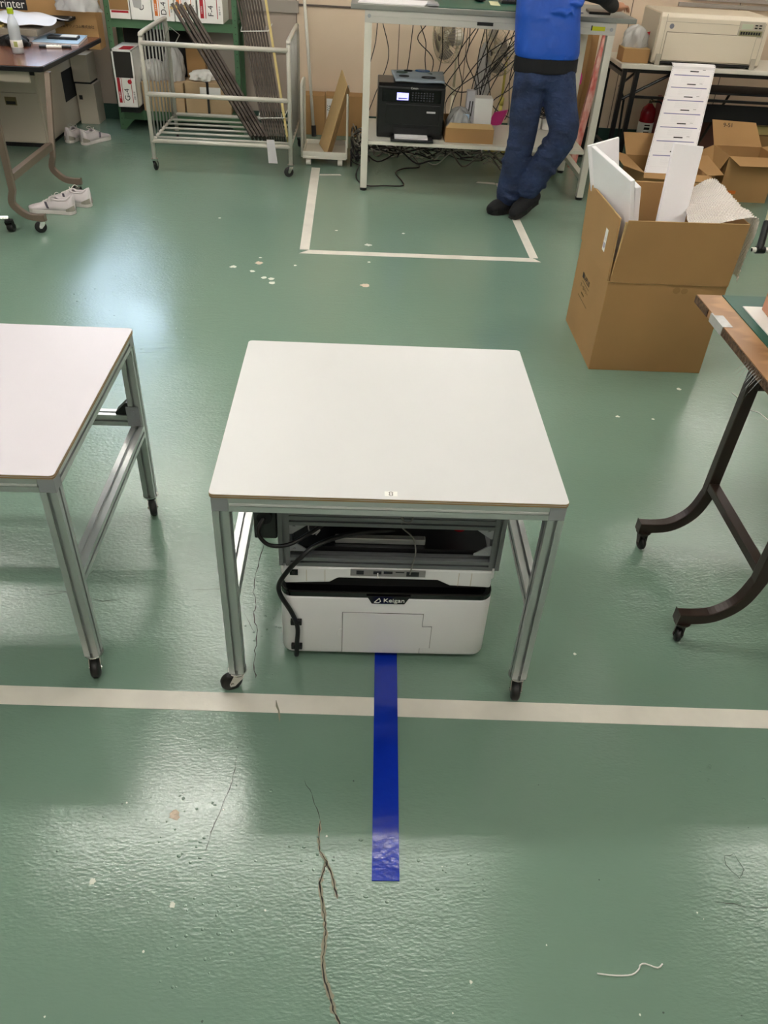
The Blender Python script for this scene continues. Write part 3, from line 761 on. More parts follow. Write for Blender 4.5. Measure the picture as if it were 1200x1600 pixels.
# bubble wrap over the back right corner
def bub(u, v):
    # u from inside the carton over the rim and down outside, v front to back
    y = 3.512 + .545 * v; w_ = .004 * math.sin(u * 13 + v * 9) + .003 * math.sin(v * 31 + u * 5)
    if u < .55:
        q = u / .55; x = 1.47 + .14 * v + (.262 - .12 * v) * q; z = .665 + .035 * v + (.085 - .02 * v) * math.sin(q * PI / 2)
        return (x, y, z + w_)
    q = (u - .55) / .45; r = .035 * (1 - v * .3)
    x = 1.732 + .02 * v + r * math.sin(min(1, q * 2.4) * PI / 2) - .02 * max(0, q - .4); z = .75 - .015 * v - (.035 * (1 - math.cos(min(1, q * 2.4) * PI / 2)) + max(0, q - .25) * .34 * (1 - .2 * v))
    return (x + w_ * 1.3, y, z + w_)
def bub2(u, v):
    p0 = Vector(bub(u, v)); du = Vector(bub(min(1, u + .01), v)) - Vector(bub(u - .01, v)); dv = Vector(bub(u, v + .01)) - Vector(bub(u, v - .01))
    n = du.cross(dv); n = n.normalized() if n.length > 1e-9 else Vector((0, 0, 1))
    if n.z < 0 and u < .6: n = -n
    k_ = max(0, math.sin(u * PI * 46) * math.sin(v * PI * 46 + (int(u * 46) % 2) * 0)) 
    return p0 + n * .0055 * k_ ** .5
tag(MB().grid(bub2, 184, 184).build('bubble_wrap', 'bubble_wrap', smooth=True), 'clear bubble wrap hanging over the right rim of the packing carton', 'bubble wrap')
# white tube with black clamp at the right edge
pf = thing('pipe_rack', (2.7, 4.6, 0), 'cream pipe frame with black joint clamp, cut off at the right edge', 'pipe rack')
MB().cyl((2.24, 4.44, .3), (3.1, 4.5, .3), .014, n=14).build('pipe', 'pipe_white', pf, smooth=True)
MB().cyl((2.285, 4.442, .31), (2.49, 4.94, .95), .014, n=14).build('pipe', 'pipe_cream', pf, smooth=True)
MB().cyl((2.283, 4.438, .3), (2.325, 4.54, .43), .020, n=14).cyl((2.262, 4.441, .3), (2.315, 4.445, .3), .021, n=14).build('joint', 'black_plastic', pf, bevel=.003)
MB().cyl((2.2385, 4.44, .3), (2.2415, 4.44, .3), .010, n=12).build('pipe_end', 'black_matt', pf)
for x in (3.1,): MB().cyl((x, 4.5, 0), (x, 4.5, .95), .014, n=14).build('pipe', 'pipe_cream', pf, smooth=True)
MB().cyl((2.49, 4.94, .94), (3.1, 4.5, .94), .014, n=14).build('pipe', 'pipe_cream', pf, smooth=True)
MB().cyl((3.1, 4.94, 0), (3.1, 4.94, .95), .014, n=14).build('pipe', 'pipe_cream', pf, smooth=True)

# ------------------------------------------------------------------ green steel rack
rk = thing('steel_rack', (-1.62, 8.0, 0), 'green slotted-angle steel rack loaded with white file boxes, behind the wire cart', 'rack')
rx0, rx1, ry0, ry1 = -2.175, -1.07, 7.82, 8.15
for x, s in ((rx0, 1), (rx1, -1)):
    for y, q in ((ry0, 1), (ry1, -1)):
        p = MB().box(min(x, x + s * .045), min(y, y + q * .003), 0, max(x, x + s * .045), max(y, y + q * .003), 1.75).box(min(x, x + s * .003), min(y, y + q * .04), 0, max(x, x + s * .003), max(y, y + q * .04), 1.75)
        pp_ = p.build('post', 'rack_green', rk)
        if y == ry0:
            hl = MB()
            for i in range(34): hl.cyl((x + s * .022, y - .0006, .04 + i * .05), (x + s * .022, y + .001, .04 + i * .05), .004, n=6)
            hl.build('slot_holes', 'black_matt', pp_)
for z0, z1 in ((.085, .165), (.795, .86), (1.45, 1.5)):
    MB().box(rx0 + .004, ry0 + .004, z0, rx1 - .004, ry0 + .008, z1).box(rx0 + .004, ry0 + .008, z1 - .003, rx1 - .004, ry1, z1).box(rx0 + .004, ry1 - .006, z0, rx1 - .004, ry1 - .003, z1).build('shelf', 'rack_green', rk, bevel=.0008)
MB().prism([(0, 0), (.09, .09), (0, .09)], 0, .003, T=frame((rx0 + .045, ry0 - .001, -.0), (1, 0, 0), (0, 0, 1))).prism([(0, 0), (-.09, .09), (0, .09)], 0, .003, T=frame((rx1 - .045, ry0 - .001, 0), (1, 0, 0), (0, 0, 1))).build('corner_plate', 'rack_green', rk)

def file_box(x0, x1, y0, z0, hh, code, stripe, label, open_top=False, depth=.33, broken=False):
    t = thing('file_box', ((x0 + x1) / 2, y0 + depth / 2, z0), label, 'file box', 'white coded file boxes on the green rack')
    wd = x1 - x0
    if open_top:
        mb = MB().box(x0, y0, z0, x1, y0 + .004, z0 + hh * .52).box(x0, y0, z0, x0 + .004, y0 + depth, z0 + hh).box(x1 - .004, y0, z0, x1, y0 + depth, z0 + hh).box(x0, y0 + depth - .004, z0, x1, y0 + depth, z0 + hh).box(x0, y0, z0, x1, y0 + depth, z0 + .004).box(x0, y0, z0 + hh - .004, x1, y0 + depth, z0 + hh)
        mb.box(x0, y0 - .001, z0 + hh * .5, x0 + .014, y0 + .004, z0 + hh).box(x1 - .014, y0 - .001, z0 + hh * .5, x1, y0 + .004, z0 + hh).box(x0, y0 - .001, z0 + hh - .015, x1, y0 + .004, z0 + hh)
        mb.build('box_body', 'label_white', t)
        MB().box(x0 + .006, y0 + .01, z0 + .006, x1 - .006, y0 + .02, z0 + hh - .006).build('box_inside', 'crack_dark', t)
        MB().box(x0 + .06, y0 + .02, z0 + hh, x1 - .02, y0 + .2, z0 + hh + .0008).build('printed_band', 'red', t)
        lz0, lz1 = z0 + .035, z0 + hh * .52
    else:
        MB().box(x0 + .0015, y0, z0, x1 - .0015, y0 + depth, z0 + hh).build('box_body', 'label_white', t, bevel=.003)
        lz0, lz1 = z0 + .035, z0 + .23
    if stripe:
        MB().box(x0 + wd * .10, y0 - .0012, lz0, x0 + wd * .24, y0 + .001, lz1).build('colour_stripe', stripe, t)
        MB().box(x0 + wd * .30, y0 - .0012, lz0, x0 + wd * .325, y0 + .001, lz1).box(x0 + wd * .76, y0 - .0012, lz0, x0 + wd * .785, y0 + .001, lz1).build('colour_line', stripe, t)
        text('fine_print', '文書保存', .014, frame((x0 + wd * .17, y0 - .0015, lz0 + .06), (0, 0, 1), (-1, 0, 0)), 'label_white', t)
        text('fine_print', '保管 年 月', .014, frame((x0 + wd * .88, y0 - .0015, lz0 + .06), (0, 0, 1), (-1, 0, 0)), 'ink', t)
    if code: text('lettering', code, .062, frame((x0 + wd * .53, y0 - .0015, lz0 + (.055 if not open_top else .065)), (0, 0, 1), (-1, 0, 0)), 'ink', t)
    return t
y_ = 7.80
t = file_box(-2.125, -1.955, y_, .861, .30, '', None, 'white file box with torn brown card front, leftmost on the upper rack shelf')
MB().box(-2.12, y_ - .004, .925, -1.965, y_ - .001, 1.16).build('brown_card', 'carton_dark', t)
MB().box(-2.11, y_ - .0015, .905, -1.97, y_, .92).build('torn_print', 'red', t)
t = file_box(-1.95, -1.775, y_, .861, .30, 'C', None, 'white file box with a crumpled clear sticker over code C')
MB().prism([(-1.92, .95), (-1.86, .94), (-1.85, 1.03), (-1.93, 1.04)], 0, .004, T=frame((0, y_, 0), (1, 0, 0), (0, 0, 1))).build('clear_sticker', 'clear_plastic_dense', t)
file_box(-1.77, -1.59, y_, .861, .30, 'D-4', 'orange', 'white file box marked D-4 with orange stripe')
file_box(-1.585, -1.405, y_, .861, .30, 'E-4', 'orange', 'white file box marked E-4 with orange stripe, half behind the slats')
file_box(-1.395, -1.185, y_, .861, .30, 'F-4', 'red', 'white file box marked F-4 with red stripe, by the right rack post')
g4 = file_box(-2.125, -1.95, 7.66, .215, .44, 'G-4', 'red', 'open-fronted white file box marked G-4 with red stripe, on the low shelf', open_top=True, depth=.4)
MB().cyl((-2.0, 7.6585, .415), (-2.0, 7.6605, .415), .018, n=18).build('stamp', 'red', g4)
tag(box('low_stand', (-2.12, 7.70, .166), (-1.95, 8.05, .2145), 'black_matt'), 'dark low stand under the open G-4 file box', 'stand')
tag(box('carton', (-1.935, 7.79, .166), (-1.575, 8.1, .40), 'carton_pale', bevel=.004), 'tan carton on the low rack shelf, left one, under the white bags', 'carton', 'tan cartons on the low rack shelf')
c2 = tag(box('carton', (-1.56, 7.79, .166), (-1.165, 8.1, .415), 'carton_pale', bevel=.004), 'tan carton on the low rack shelf, right one, bound with a black strap', 'carton', 'tan cartons on the low rack shelf')
c3 = thing('strap', (-1.36, 7.95, .166), 'black strap round the right tan carton on the low shelf', 'strap')
MB().box(-1.372, 7.783, .17, -1.352, 7.787, .42).box(-1.38, 7.783, .4165, -1.36, 8.1, .4205).build('band', 'black_plastic', c3)
MB().box(-1.43, 7.786, .30, -1.25, 7.7885, .38).build('address_label', 'label_white', c2)
def bag(name, cx, cy, z0, rx, ry, h, m, label, cat='plastic bag', seed=1, group=None):
    rnd = random.Random(seed); ph = [rnd.uniform(0, 6) for _ in range(6)]
    def f(u, v):
        a = 2 * PI * u; b_ = v
        r = (1 - b_ ** 3.5) ** .5 * (1 + .13 * math.sin(5 * a + ph[0] + 4 * b_) + .08 * math.sin(11 * a + ph[1] - 7 * b_) + .05 * math.sin(17 * a + 9 * b_ + ph[2]))
        return (cx + rx * r * math.cos(a), cy + ry * r * math.sin(a), z0 + h * (b_ + .05 * math.sin(3 * a + ph[3]) * b_))
    return tag(MB().grid(f, 44, 16).build(name, m, smooth=True), label, cat, group)
bag('plastic_bag', -1.84, 7.95, .402, .12, .12, .15, 'clear_plastic_dense', 'low white plastic bag on the left tan carton', seed=3)
bag('plastic_bag', -1.67, 7.95, .402, .085, .11, .26, 'clear_plastic_dense', 'tall whitish plastic bag standing on the left tan carton', seed=5)
bag('parcel', -1.41, 7.93, .422, .11, .12, .07, 'label_white', 'flat white wrapped parcel on the right tan carton', 'parcel', seed=8)
tag(box('cardboard_sheet', (-1.565, 8.0, .42), (-1.40, 8.10, .66), 'carton_dark'), 'upright brown cardboard piece behind the white bag on the rack', 'cardboard')
tag(box('rack_back_sheet', (-2.12, 8.125, .20), (-1.52, 8.14, .79), 'black_matt'), 'black panel at the back of the rack, left half', 'panel')
tag(box('rack_back_sheet', (-1.50, 8.125, .43), (-1.13, 8.14, .79), 'trim_grey'), 'taupe sheet added at the back of the rack, right half, in place of the wall', 'panel')  # added sheet standing in for the taupe wall behind the rack
for i, x in enumerate((-2.0, -1.96)): pass

# ------------------------------------------------------------------ wire cart with slats
ct_ = thing('wire_cart', (-1.07, 7.03, 0), 'off-white tubular wire cart on four casters holding long slats', 'cart')
X0, X1, Y0c, Y1c = -1.60, -.545, 6.56, 7.48
for x, name in ((X0, 'end_frame'), (X1, 'end_frame')):
    path = [(x, Y0c, .09), (x, Y0c, .86), (x, Y0c + .03, .905), (x, Y0c + .08, .925), (x, Y1c - .08, .925), (x, Y1c - .03, .905), (x, Y1c, .86), (x, Y1c, .09)]
    MB().tube([path[0]] + poly_smooth(path[1:7], 4) + [path[7]], .016, 12).cyl((x, Y0c, .215), (x, Y1c, .215), .012, n=10).build('end_frame', 'cart_white', ct_, smooth=True)
    for i in range(7):
        y = Y0c + (i + 1) * (Y1c - Y0c) / 8
        MB().cyl((x, y, .215), (x, y, .92), .0065, n=8).build('upright_bar', 'cart_grey', ct_, smooth=True)
for z in (.868, .54, .218): MB().cyl((X0, Y0c, z), (X1, Y0c, z), .0165, n=12).build('front_rail', 'cart_white', ct_, smooth=True)
MB().cyl((X0, Y1c, .218), (X1, Y1c, .218), .0145, n=12).build('rear_rail', 'cart_white', ct_, smooth=True)
for i in range(5):
    y = Y0c + .13 + i * .15
    MB().cyl((X0, y, .215), (X1, y, .215), .0085, n=8).build('shelf_bar', 'cart_white', ct_, smooth=True)
MB().tube([(X0 + .03, Y1c - .3, .80), (X0 + .09, Y1c - .3, .90), (X0 + .16, Y1c - .3, .85), (X0 + .1, Y1c - .3, .76)], .004, 6).build('wire_hook', 'cart_grey', ct_)
for x, y, a in ((X0, Y0c, 80), (X1, Y0c, 200), (X0, Y1c, 100), (X1, Y1c, 70)):
    c = caster(ct_, x, y, .09, a, rw=.037, wd=.02, trail=.018)
def slat(b0, t0, wx, wy, m, label, group):
    b0 = Vector(b0); t0 = Vector(t0); d = (t0 - b0).normalized(); side = Vector((1, 0, 0)); side = (side - d * side.dot(d)).normalized(); n = d.cross(side)
    c = [b0 + side * (sx * wx / 2) + n * (sy * wy / 2) for sx, sy in ((-1, -1), (1, -1), (1, 1), (-1, 1))]
    e = [p + (t0 - b0) for p in c]
    return tag(MB().hexa(c, e).build('slat', m, bevel=.002), label, 'slat', group)
for i in range(5):
    bx, tx = -.855 + i * .031, -1.475 + i * .033
    s_ = slat((bx, 6.73 - i * .006, .232), (tx, 7.22, 1.03 + (i % 2) * .012), .019, .10, 'rod_brown', 'thin brown slat leaning left in the cart, in the slanting bundle of five', 'slanting slats in the wire cart')
    e_ = MB().hexa([Vector((tx, 7.22, 1.03)) + Vector((a, b_, -.012)) for a, b_ in ((-.0105, -.052), (.0105, -.052), (.0105, .052), (-.0105, .052))], [Vector((tx - .008, 7.225, 1.03 + (i % 2) * .012)) + Vector((a, b_, .004)) for a, b_ in ((-.0105, -.052), (.0105, -.052), (.0105, .052), (-.0105, .052))])
    OFF[s_] = Vector(s_.location); e_.build('slat_end', 'rod_brass', s_)
for i in range(9):
    bx, tx = -.750 + i * .0185, -1.0 + i * .0225
    slat((bx, 6.72, .234), (tx, 7.35, 1.10), .0145, .10, 'rod_brown', 'dark brown slat standing in the tied bundle of nine in the cart', 'tied upright slats in the wire cart')
slat((-.578, 6.72, .234), (-.782, 7.36, 1.12), .018, .11, 'rod_yellow', 'pale yellow slat at the right side of the tied bundle', None)
# ties
def tie(z, label, tail=False):
    q = (z - .234) / (1.10 - .234); y = 6.72 + .63 * q - .058; xl = -.750 - .25 * q - .012; xr = -.592 - .216 * q + (.02 if z < .5 else .015)
    mb = MB().tube([(xl, y + .1, z + .04), (xl - .002, y - .003, z), (xr, y - .006, z + .012), (xr + .02, y + .1, z + .05)], .004, 6)
    mb.tube([(xr - .02, y - .006, z + .01), (xr - .015, y - .02, z + .045)], .003, 6)
    return tag(mb.build('zip_tie', 'zip_tie'), label, 'zip tie')
tie(.90, 'white zip tie around the top of the upright slat bundle')
tie(.37, 'white zip tie around the bottom of the upright slat bundle')
tag(MB().hexa([(-.715, 6.535, .10), (-.645, 6.535, .10), (-.645, 6.538, .10), (-.715, 6.538, .10)], [(-.725, 6.535, .27), (-.665, 6.535, .27), (-.665, 6.538, .27), (-.725, 6.538, .27)]).build('hang_tag', 'paper_grey'), 'white paper tag hanging at the lower right rail of the cart', 'tag')

# ------------------------------------------------------------------ panel dolly
pd = thing('panel_dolly', (-.30, 7.1, 0), 'small white panel dolly with upright bars, between cart and bench', 'dolly')
MB().box(-.475, 6.9, .055, -.120, 7.32, .075).box(-.475, 6.9, .075, -.12, 6.915, .11).box(-.475, 7.305, .075, -.12, 7.32, .11).box(-.475, 6.915, .075, -.46, 7.305, .10).box(-.135, 6.915, .075, -.12, 7.305, .10).build('deck', 'bench_white', pd, bevel=.003)
MB().tube([(-.48, 6.93, .06)] + poly_smooth([(-.48, 6.93, .50), (-.48, 6.94, .56), (-.48, 6.98, .585), (-.48, 7.22, .585), (-.48, 7.26, .56), (-.48, 7.27, .50)], 4) + [(-.48, 7.27, .06)], .012, 10).build('side_hoop', 'bench_white', pd, smooth=True)
for y in (6.92, 7.28): MB().box(-.125, y - .01, .06, -.112, y + .01, .54).build('upright', 'bench_white', pd, bevel=.002)
for x in (-.42, -.16):
    for y in (6.93, 7.28): MB().cyl((x - .03, y, .0275), (x + .01, y, .0275), .0275, n=18).cyl((x - .012, y, .0275), (x - .012, y, .056), .016, n=10).build('caster', 'bench_white', pd, bevel=.004)
for i in range(4):
    dx = i * .012
    tag(MB().hexa([(-.285 + dx, 6.94, .080), (-.28 + dx, 6.94, .0795), (-.355 + dx, 7.29, .0795), (-.36 + dx, 7.29, .080)],
                  [(-.125 + dx * .5, 6.94, .60 - i * .015), (-.119 + dx * .5, 6.94, .60 - i * .015), (-.170 + dx * .5, 7.29, .65 - i * .015), (-.176 + dx * .5, 7.29, .65 - i * .015)]).build('hardboard_sheet', 'carton_edge' if i == 0 else 'carton_dark'),
        ['golden brown panel leaning on the dolly, leftmost of four', 'second brown panel on the dolly, behind the golden one', 'third brown panel leaning on the dolly', 'rightmost and shortest brown panel on the dolly'][i], 'panel', 'brown panels on the dolly')
tag(box('carton', (-.58, 7.95, 0), (-.34, 8.14, .33), 'carton'), 'carton by the wall behind the dolly, left of the seam', 'carton')
wc = tag(box('carton', (-.335, 7.95, 0), (-.0, 8.14, .335), 'carton', bevel=.003), 'carton by the wall behind the brown panels, with a white label', 'carton')
OFF[wc] = Vector(wc.location)
wl = MB().box(-.325, 7.945, .08, -.225, 7.949, .31).build('paper_label', 'label_white', wc)
text('lettering', '注意', .05, frame((-.275, 7.944, .23), (1, 0, 0), (0, 0, 1)), 'ink', wl)
for x in (-.30, -.275, -.25): MB().box(x - .004, 7.943, .10, x + .004, 7.946, .17).build('arrow_mark', 'ink', wl)
bp_ = thing('wiper_pole', (-.44, 8.1, 0), 'white wiper pole with black foot leaning on the back wall', 'pole')
MB().cyl((-.44, 7.9, .05), (-.55, 8.17, 1.35), .014, n=12).build('pole', 'bench_white', bp_, smooth=True)
MB().cyl((-.436, 7.89, .0), (-.441, 7.902, .09), .022, n=12).build('foot', 'rubber', bp_)

# ------------------------------------------------------------------ computer bench
bn = thing('work_bench', (.88, 6.7, 0), 'tall white steel workbench with grey top and lower shelf', 'workbench')
B0, B1 = .0, 1.72
MB().box(-.095, 6.27, 1.175, 1.85, 7.1, 1.205).build('bench_top', 'bench_top', bn, bevel=.003)
MB().box(.0, 6.28, 1.14, B1, 6.32, 1.175).box(.0, 6.28, 1.10, B1, 6.32, 1.1395).build('apron', 'bench_grey', bn, bevel=.002)
MB().box(.0, 7.04, 1.10, B1, 7.08, 1.175).build('rear_apron', 'bench_grey', bn)
for x in (.0, B1 - .05):
    for y in (6.28, 7.03):
        l_ = MB().box(x, y, .02, x + .05, y + .05, 1.10).build('leg', 'bench_white', bn, bevel=.003)
        MB().cyl((x + .025, y + .025, 0), (x + .025, y + .025, .02), .026, n=14).build('rubber_foot', 'rubber', l_)
    MB().box(x + .002, 6.33, 1.10, x + .048, 7.03, 1.17).build('side_bar', 'bench_white', bn)
    MB().box(x + .002, 6.33, .14, x + .048, 7.03, .175).build('side_bar', 'bench_white', bn)
MB().cyl((.03, 6.277, 1.14), (.03, 6.283, 1.14), .012, n=10).cyl((1.69, 6.277, 1.135), (1.69, 6.283, 1.135), .012, n=10).build('bolt', 'cast_metal', bn)
MB().box(.05, 6.30, .325, 1.67, 7.05, .35).build('lower_shelf', 'bench_white', bn, bevel=.002)
MB().box(.05, 6.32, .3502, 1.67, 6.33, .352).build('shelf_edge', 'bench_grey', bn)
sk = MB().box(.765, 6.2785, 1.118, .875, 6.2800, 1.138).build('black_sticker', 'ink', bn)
sk = MB().box(1.555, 6.2785, 1.125, 1.645, 6.2800, 1.15).build('yellow_sticker', 'yellow_tag', bn)
MB().box(1.548, 6.278, 1.125, 1.556, 6.2795, 1.155).build('sticker_edge', 'ink', sk)

# multifunction printer on the lower shelf
mp = thing('office_printer', (.36, 6.64, .35), 'black office printer with lit screen on the lower bench shelf', 'printer')
px0, px1, py0, py1 = .113, .603, 6.41, 6.85
pbm = MB().prism([(py0, .385), (py0 + .02, .352), (py1, .352), (py1, .70), (py0 + .05, .715), (py0 + .0, .70)], px0, px1, T=frame((0, 0, 0), (0, 1, 0), (0, 0, 1))).build('printer_body', 'black_plastic', mp, bevel=.008, seg=3)
MB().box(px0 + .03, py0 - .006, .60, px1 - .03, py0 + .002, .685).build('control_panel', 'black_gloss', mp, bevel=.002)
MB().box(px0 + .06, py0 - .004, .45, px1 - .03, py0 + .002, .585).build('front_door', 'black_plastic', mp, bevel=.003)
scn = MB().box(.250, py0 - .009, .614, .335, py0 - .005, .662).build('screen', 'screen', mp)
MB().box(.262, py0 - .0098, .622, .325, py0 - .0088, .629).build('screen_text', 'paper_purple', scn)
for r in range(4):
    for q in range(8):
        MB().box(.36 + q * .021, py0 - .009, .612 + r * .016, .371 + q * .021, py0 - .0055, .620 + r * .016).build('key', 'key_grey', mp)
text('lettering', 'Canon', .020, frame((.375, py0 - .007, .694), (1, 0, 0), (0, 0, 1)), 'label_white', mp)
MB().box(.475, py0 - .006, .533, .54, py0 - .003, .545).build('model_plate', 'paper_grey', mp)
MB().box(.235, py0 - .004, .384, .50, py0 + .004, .43).build('tray_slot', 'black_matt', mp)
tr = MB().box(.215, py0 - .13, .356, .53, py0, .372).build('paper_tray', 'black_plastic', mp, bevel=.003)
MB().box(.245, py0 - .11, .373, .49, py0 + .05, .382).build('paper_stack', 'paper', tr)
bg = thing('cloth_pouch', (.41, 6.65, .716), 'flat patterned blue-grey pouch lying on the black office printer', 'pouch')
def pouch(u, v):
    x = .235 + .36 * u + .04 * v * (u - .5); y = 6.46 + .40 * v
    return (x, y, .728 + .014 * math.sin(PI * u) * math.sin(PI * v) + .003 * math.sin(9 * u + 5 * v) + .004 * math.sin(14 * v))
MB().grid(pouch, 20, 16).build('cloth', 'bag_cloth', bg, smooth=True, solid=.012)
for cx_, cy_, r_, m_ in ((.45, 6.80, .055, 'pattern_blue'), (.47, 6.68, .045, 'scuff'), (.29, 6.70, .04, 'scuff'), (.34, 6.78, .03, 'ink'), (.48, 6.53, .05, 'ink'), (.30, 6.55, .035, 'ink')):
    MB().tube([(cx_ + r_ * math.cos(2 * PI * i / 18), cy_ + r_ * .6 * math.sin(2 * PI * i / 18), .7475) for i in range(18)], .004, 5, closed=True).build('ring_print', m_, bg)
# carton and blister pack, white box on the shelf
sb = thing('shelf_carton', (.80, 6.5, .35), 'low open brown carton on the bench shelf beside the printer', 'carton')
MB().box(.625, 6.37, .351, .985, 6.374, .45).box(.625, 6.7, .351, .985, 6.704, .48).box(.625, 6.374, .351, .629, 6.70, .45).box(.981, 6.374, .351, .985, 6.70, .45).box(.629, 6.374, .351, .981, 6.70, .355).build('carton_body', 'carton', sb)
MB().hexa([(.625, 6.369, .45), (.985, 6.369, .45), (.985, 6.373, .452), (.625, 6.373, .452)], [(.655, 6.40, .478), (.965, 6.40, .478), (.965, 6.404, .48), (.655, 6.404, .48)]).build('flap', 'carton_edge', sb)
wbx = thing('white_box', (.90, 6.58, .36), 'upright white box standing in the low shelf carton', 'box')
MB().box(.84, 6.52, .357, .975, 6.65, .63).build('box_body', 'label_white', wbx, bevel=.003)
MB().hexa([(.78, 6.55, .36), (.84, 6.55, .36), (.84, 6.65, .36), (.78, 6.65, .36)], [(.785, 6.58, .665), (.84, 6.58, .665), (.84, 6.65, .665), (.785, 6.65, .665)]).build('side_panel', 'paper_grey', wbx)
for x in (.80, .82): MB().tube([(x, 6.548, .50), (x + .008, 6.566, .60)], .004, 6).build('handle_slot', 'ink', wbx)
bag('blister_pack', .735, 6.53, .36, .09, .12, .2, 'clear_plastic_dense', 'clear blister pack with pale blue insert in the low carton', 'blister pack', seed=12)
tag(MB().box(.70, 6.46, .44, .80, 6.475, .53).build('blue_insert', 'blue_cover', bevel=.01), 'pale blue moulded insert shining through the blister pack', 'insert')

# things on the bench top
tag(MB().box(.50, 6.32, 1.2055, 1.35, 7.0, 1.209).build('desk_mat', 'mat_green'), 'dark green desk mat on the tall workbench', 'desk mat')
tag(MB().prism([(-.05, 6.34), (.40, 6.33), (.46, 6.62), (-.02, 6.66)], 1.2055, 1.212).build('paper_sheets', 'paper'), 'white paper sheets at the left end of the bench top', 'paper')
tag(MB().prism([(.42, 6.32), (.50, 6.32), (.50, 6.5), (.43, 6.5)], 1.2125, 1.222).build('silver_case', 'cast_metal'), 'small silver case beside the papers on the bench', 'case')
kb = thing('keyboard', (1.12, 6.82, 1.209), 'black keyboard on the green bench mat', 'keyboard')
MB().box(.98, 6.74, 1.2095, 1.38, 6.90, 1.228).build('keyboard_base', 'black_plastic', kb, bevel=.003)
for r in range(4):
    for q in range(14): MB().box(.99 + q * .027, 6.75 + r * .035, 1.228, 1.013 + q * .027, 6.78 + r * .035, 1.234).build('key', 'key_grey', kb)
tag(MB().ell((.83, 6.83, 1.2235), (.05, .075, .0135), 14).build('mouse_pad_mouse'.replace('mouse_pad_mouse', 'computer_mouse'), 'black_plastic', smooth=True), 'black computer mouse on the green bench mat', 'mouse')
tag(MB().prism([(.885, 6.60), (.955, 6.59), (.97, 6.86), (.905, 6.87)], 1.2095, 1.211).build('paper_note', 'note_cream'), 'cream paper slip between mouse and keyboard', 'note')
tag(MB().box(1.45, 6.42, 1.2055, 1.51, 6.5, 1.215).build('small_part', 'cast_metal', bevel=.003), 'small metal part on the bench beside the black tablet', 'metal part')
tag(MB().prism([(1.55, 6.42), (1.70, 6.42), (1.72, 6.60), (1.57, 6.62)], 1.2055, 1.222).build('tablet', 'black_plastic', bevel=.004), 'black tablet stack at the right end of the bench top', 'tablet')

# ------------------------------------------------------------------ pedestal fans behind the bench
def fan(name, cx_, cy_, cz_, yaw, m_pole, label, r=.19, tilt=0):
    t = thing(name, (0, 0, 0), label, 'fan')
    T0 = Matrix.Identity(4)
    TF = at(0, 0, cz_, 0) @ rot(tilt, 'X')
    MB().lathe([(.16, 0), (.16, .012), (.14, .022), (.03, .04), (.016, .06)], 24).build('base', m_pole, t)
    MB().cyl((0, 0, .04), (0, 0, cz_ - .42), .016, n=14).build('lower_pole', m_pole, t, smooth=True)
    MB().cyl((0, 0, cz_ - .42), (0, 0, cz_ - .05), .011, n=12).cyl((0, 0, cz_ - .44), (0, 0, cz_ - .38), .022, n=12).build('upper_pole', m_pole, t, smooth=True)
    MB().lathe([(.02, -.09), (.05, -.085), (.062, -.05), (.062, .04), (.045, .06), (.012, .065)], 18, T=TF @ frame((0, -.03, 0), (1, 0, 0), (0, 0, 1)) @ rot(180, 'X')).build('motor', 'fan_white', t, smooth=True)
    cage = MB()
    for y, rr in ((-.08, .05), (-.10, .10), (-.06, r), (-.16, .03), (-.15, .11), (-.105, r)):
        cage.tube([TF @ Vector((rr * math.cos(2 * PI * i / 28), y - .03, rr * math.sin(2 * PI * i / 28))) for i in range(28)], .003, 5, closed=True)
    for i in range(40):
        a = 2 * PI * i / 40; c_, s_ = math.cos(a), math.sin(a)
        cage.tube([TF @ Vector((.03 * c_, -.19, .03 * s_)), TF @ Vector((.11 * c_, -.18, .11 * s_)), TF @ Vector((r * c_, -.135, r * s_)), TF @ Vector((r * c_, -.09, r * s_)), TF @ Vector((.10 * c_, -.13, .10 * s_)), TF @ Vector((.05 * c_, -.11, .05 * s_))], .0019, 4)
    cage.build('cage', 'fan_wire', t)
    for k_ in range(4):
        a = k_ * PI / 2 + .3
        def bl(u, v):
            rr = .03 + .135 * u; an = a + (v - .5) * (.5 + .75 * u)
            return TF @ Vector((rr * math.cos(an), -.135 + .028 * (v - .5), rr * math.sin(an)))
        MB().grid(bl, 6, 5).build('blade', 'fan_blade', t, smooth=True, solid=.002)
    t.location = (cx_, cy_, 0); t.rotation_euler = (0, 0, math.radians(yaw))
    return t
fan('pedestal_fan', .80, 7.80, .86, -62, 'fan_cream', 'cream pedestal fan turned left, behind the printer under the bench')
fan('pedestal_fan', 1.235, 7.78, .80, -58, 'fan_yellow', 'pedestal fan with yellow pole behind the hanging cables', tilt=8)
bag('plastic_cover', 1.04, 7.76, .42, .06, .05, .42, 'clear_plastic_dense', 'crumpled clear plastic cover hanging between the two fans', 'plastic cover', seed=21)

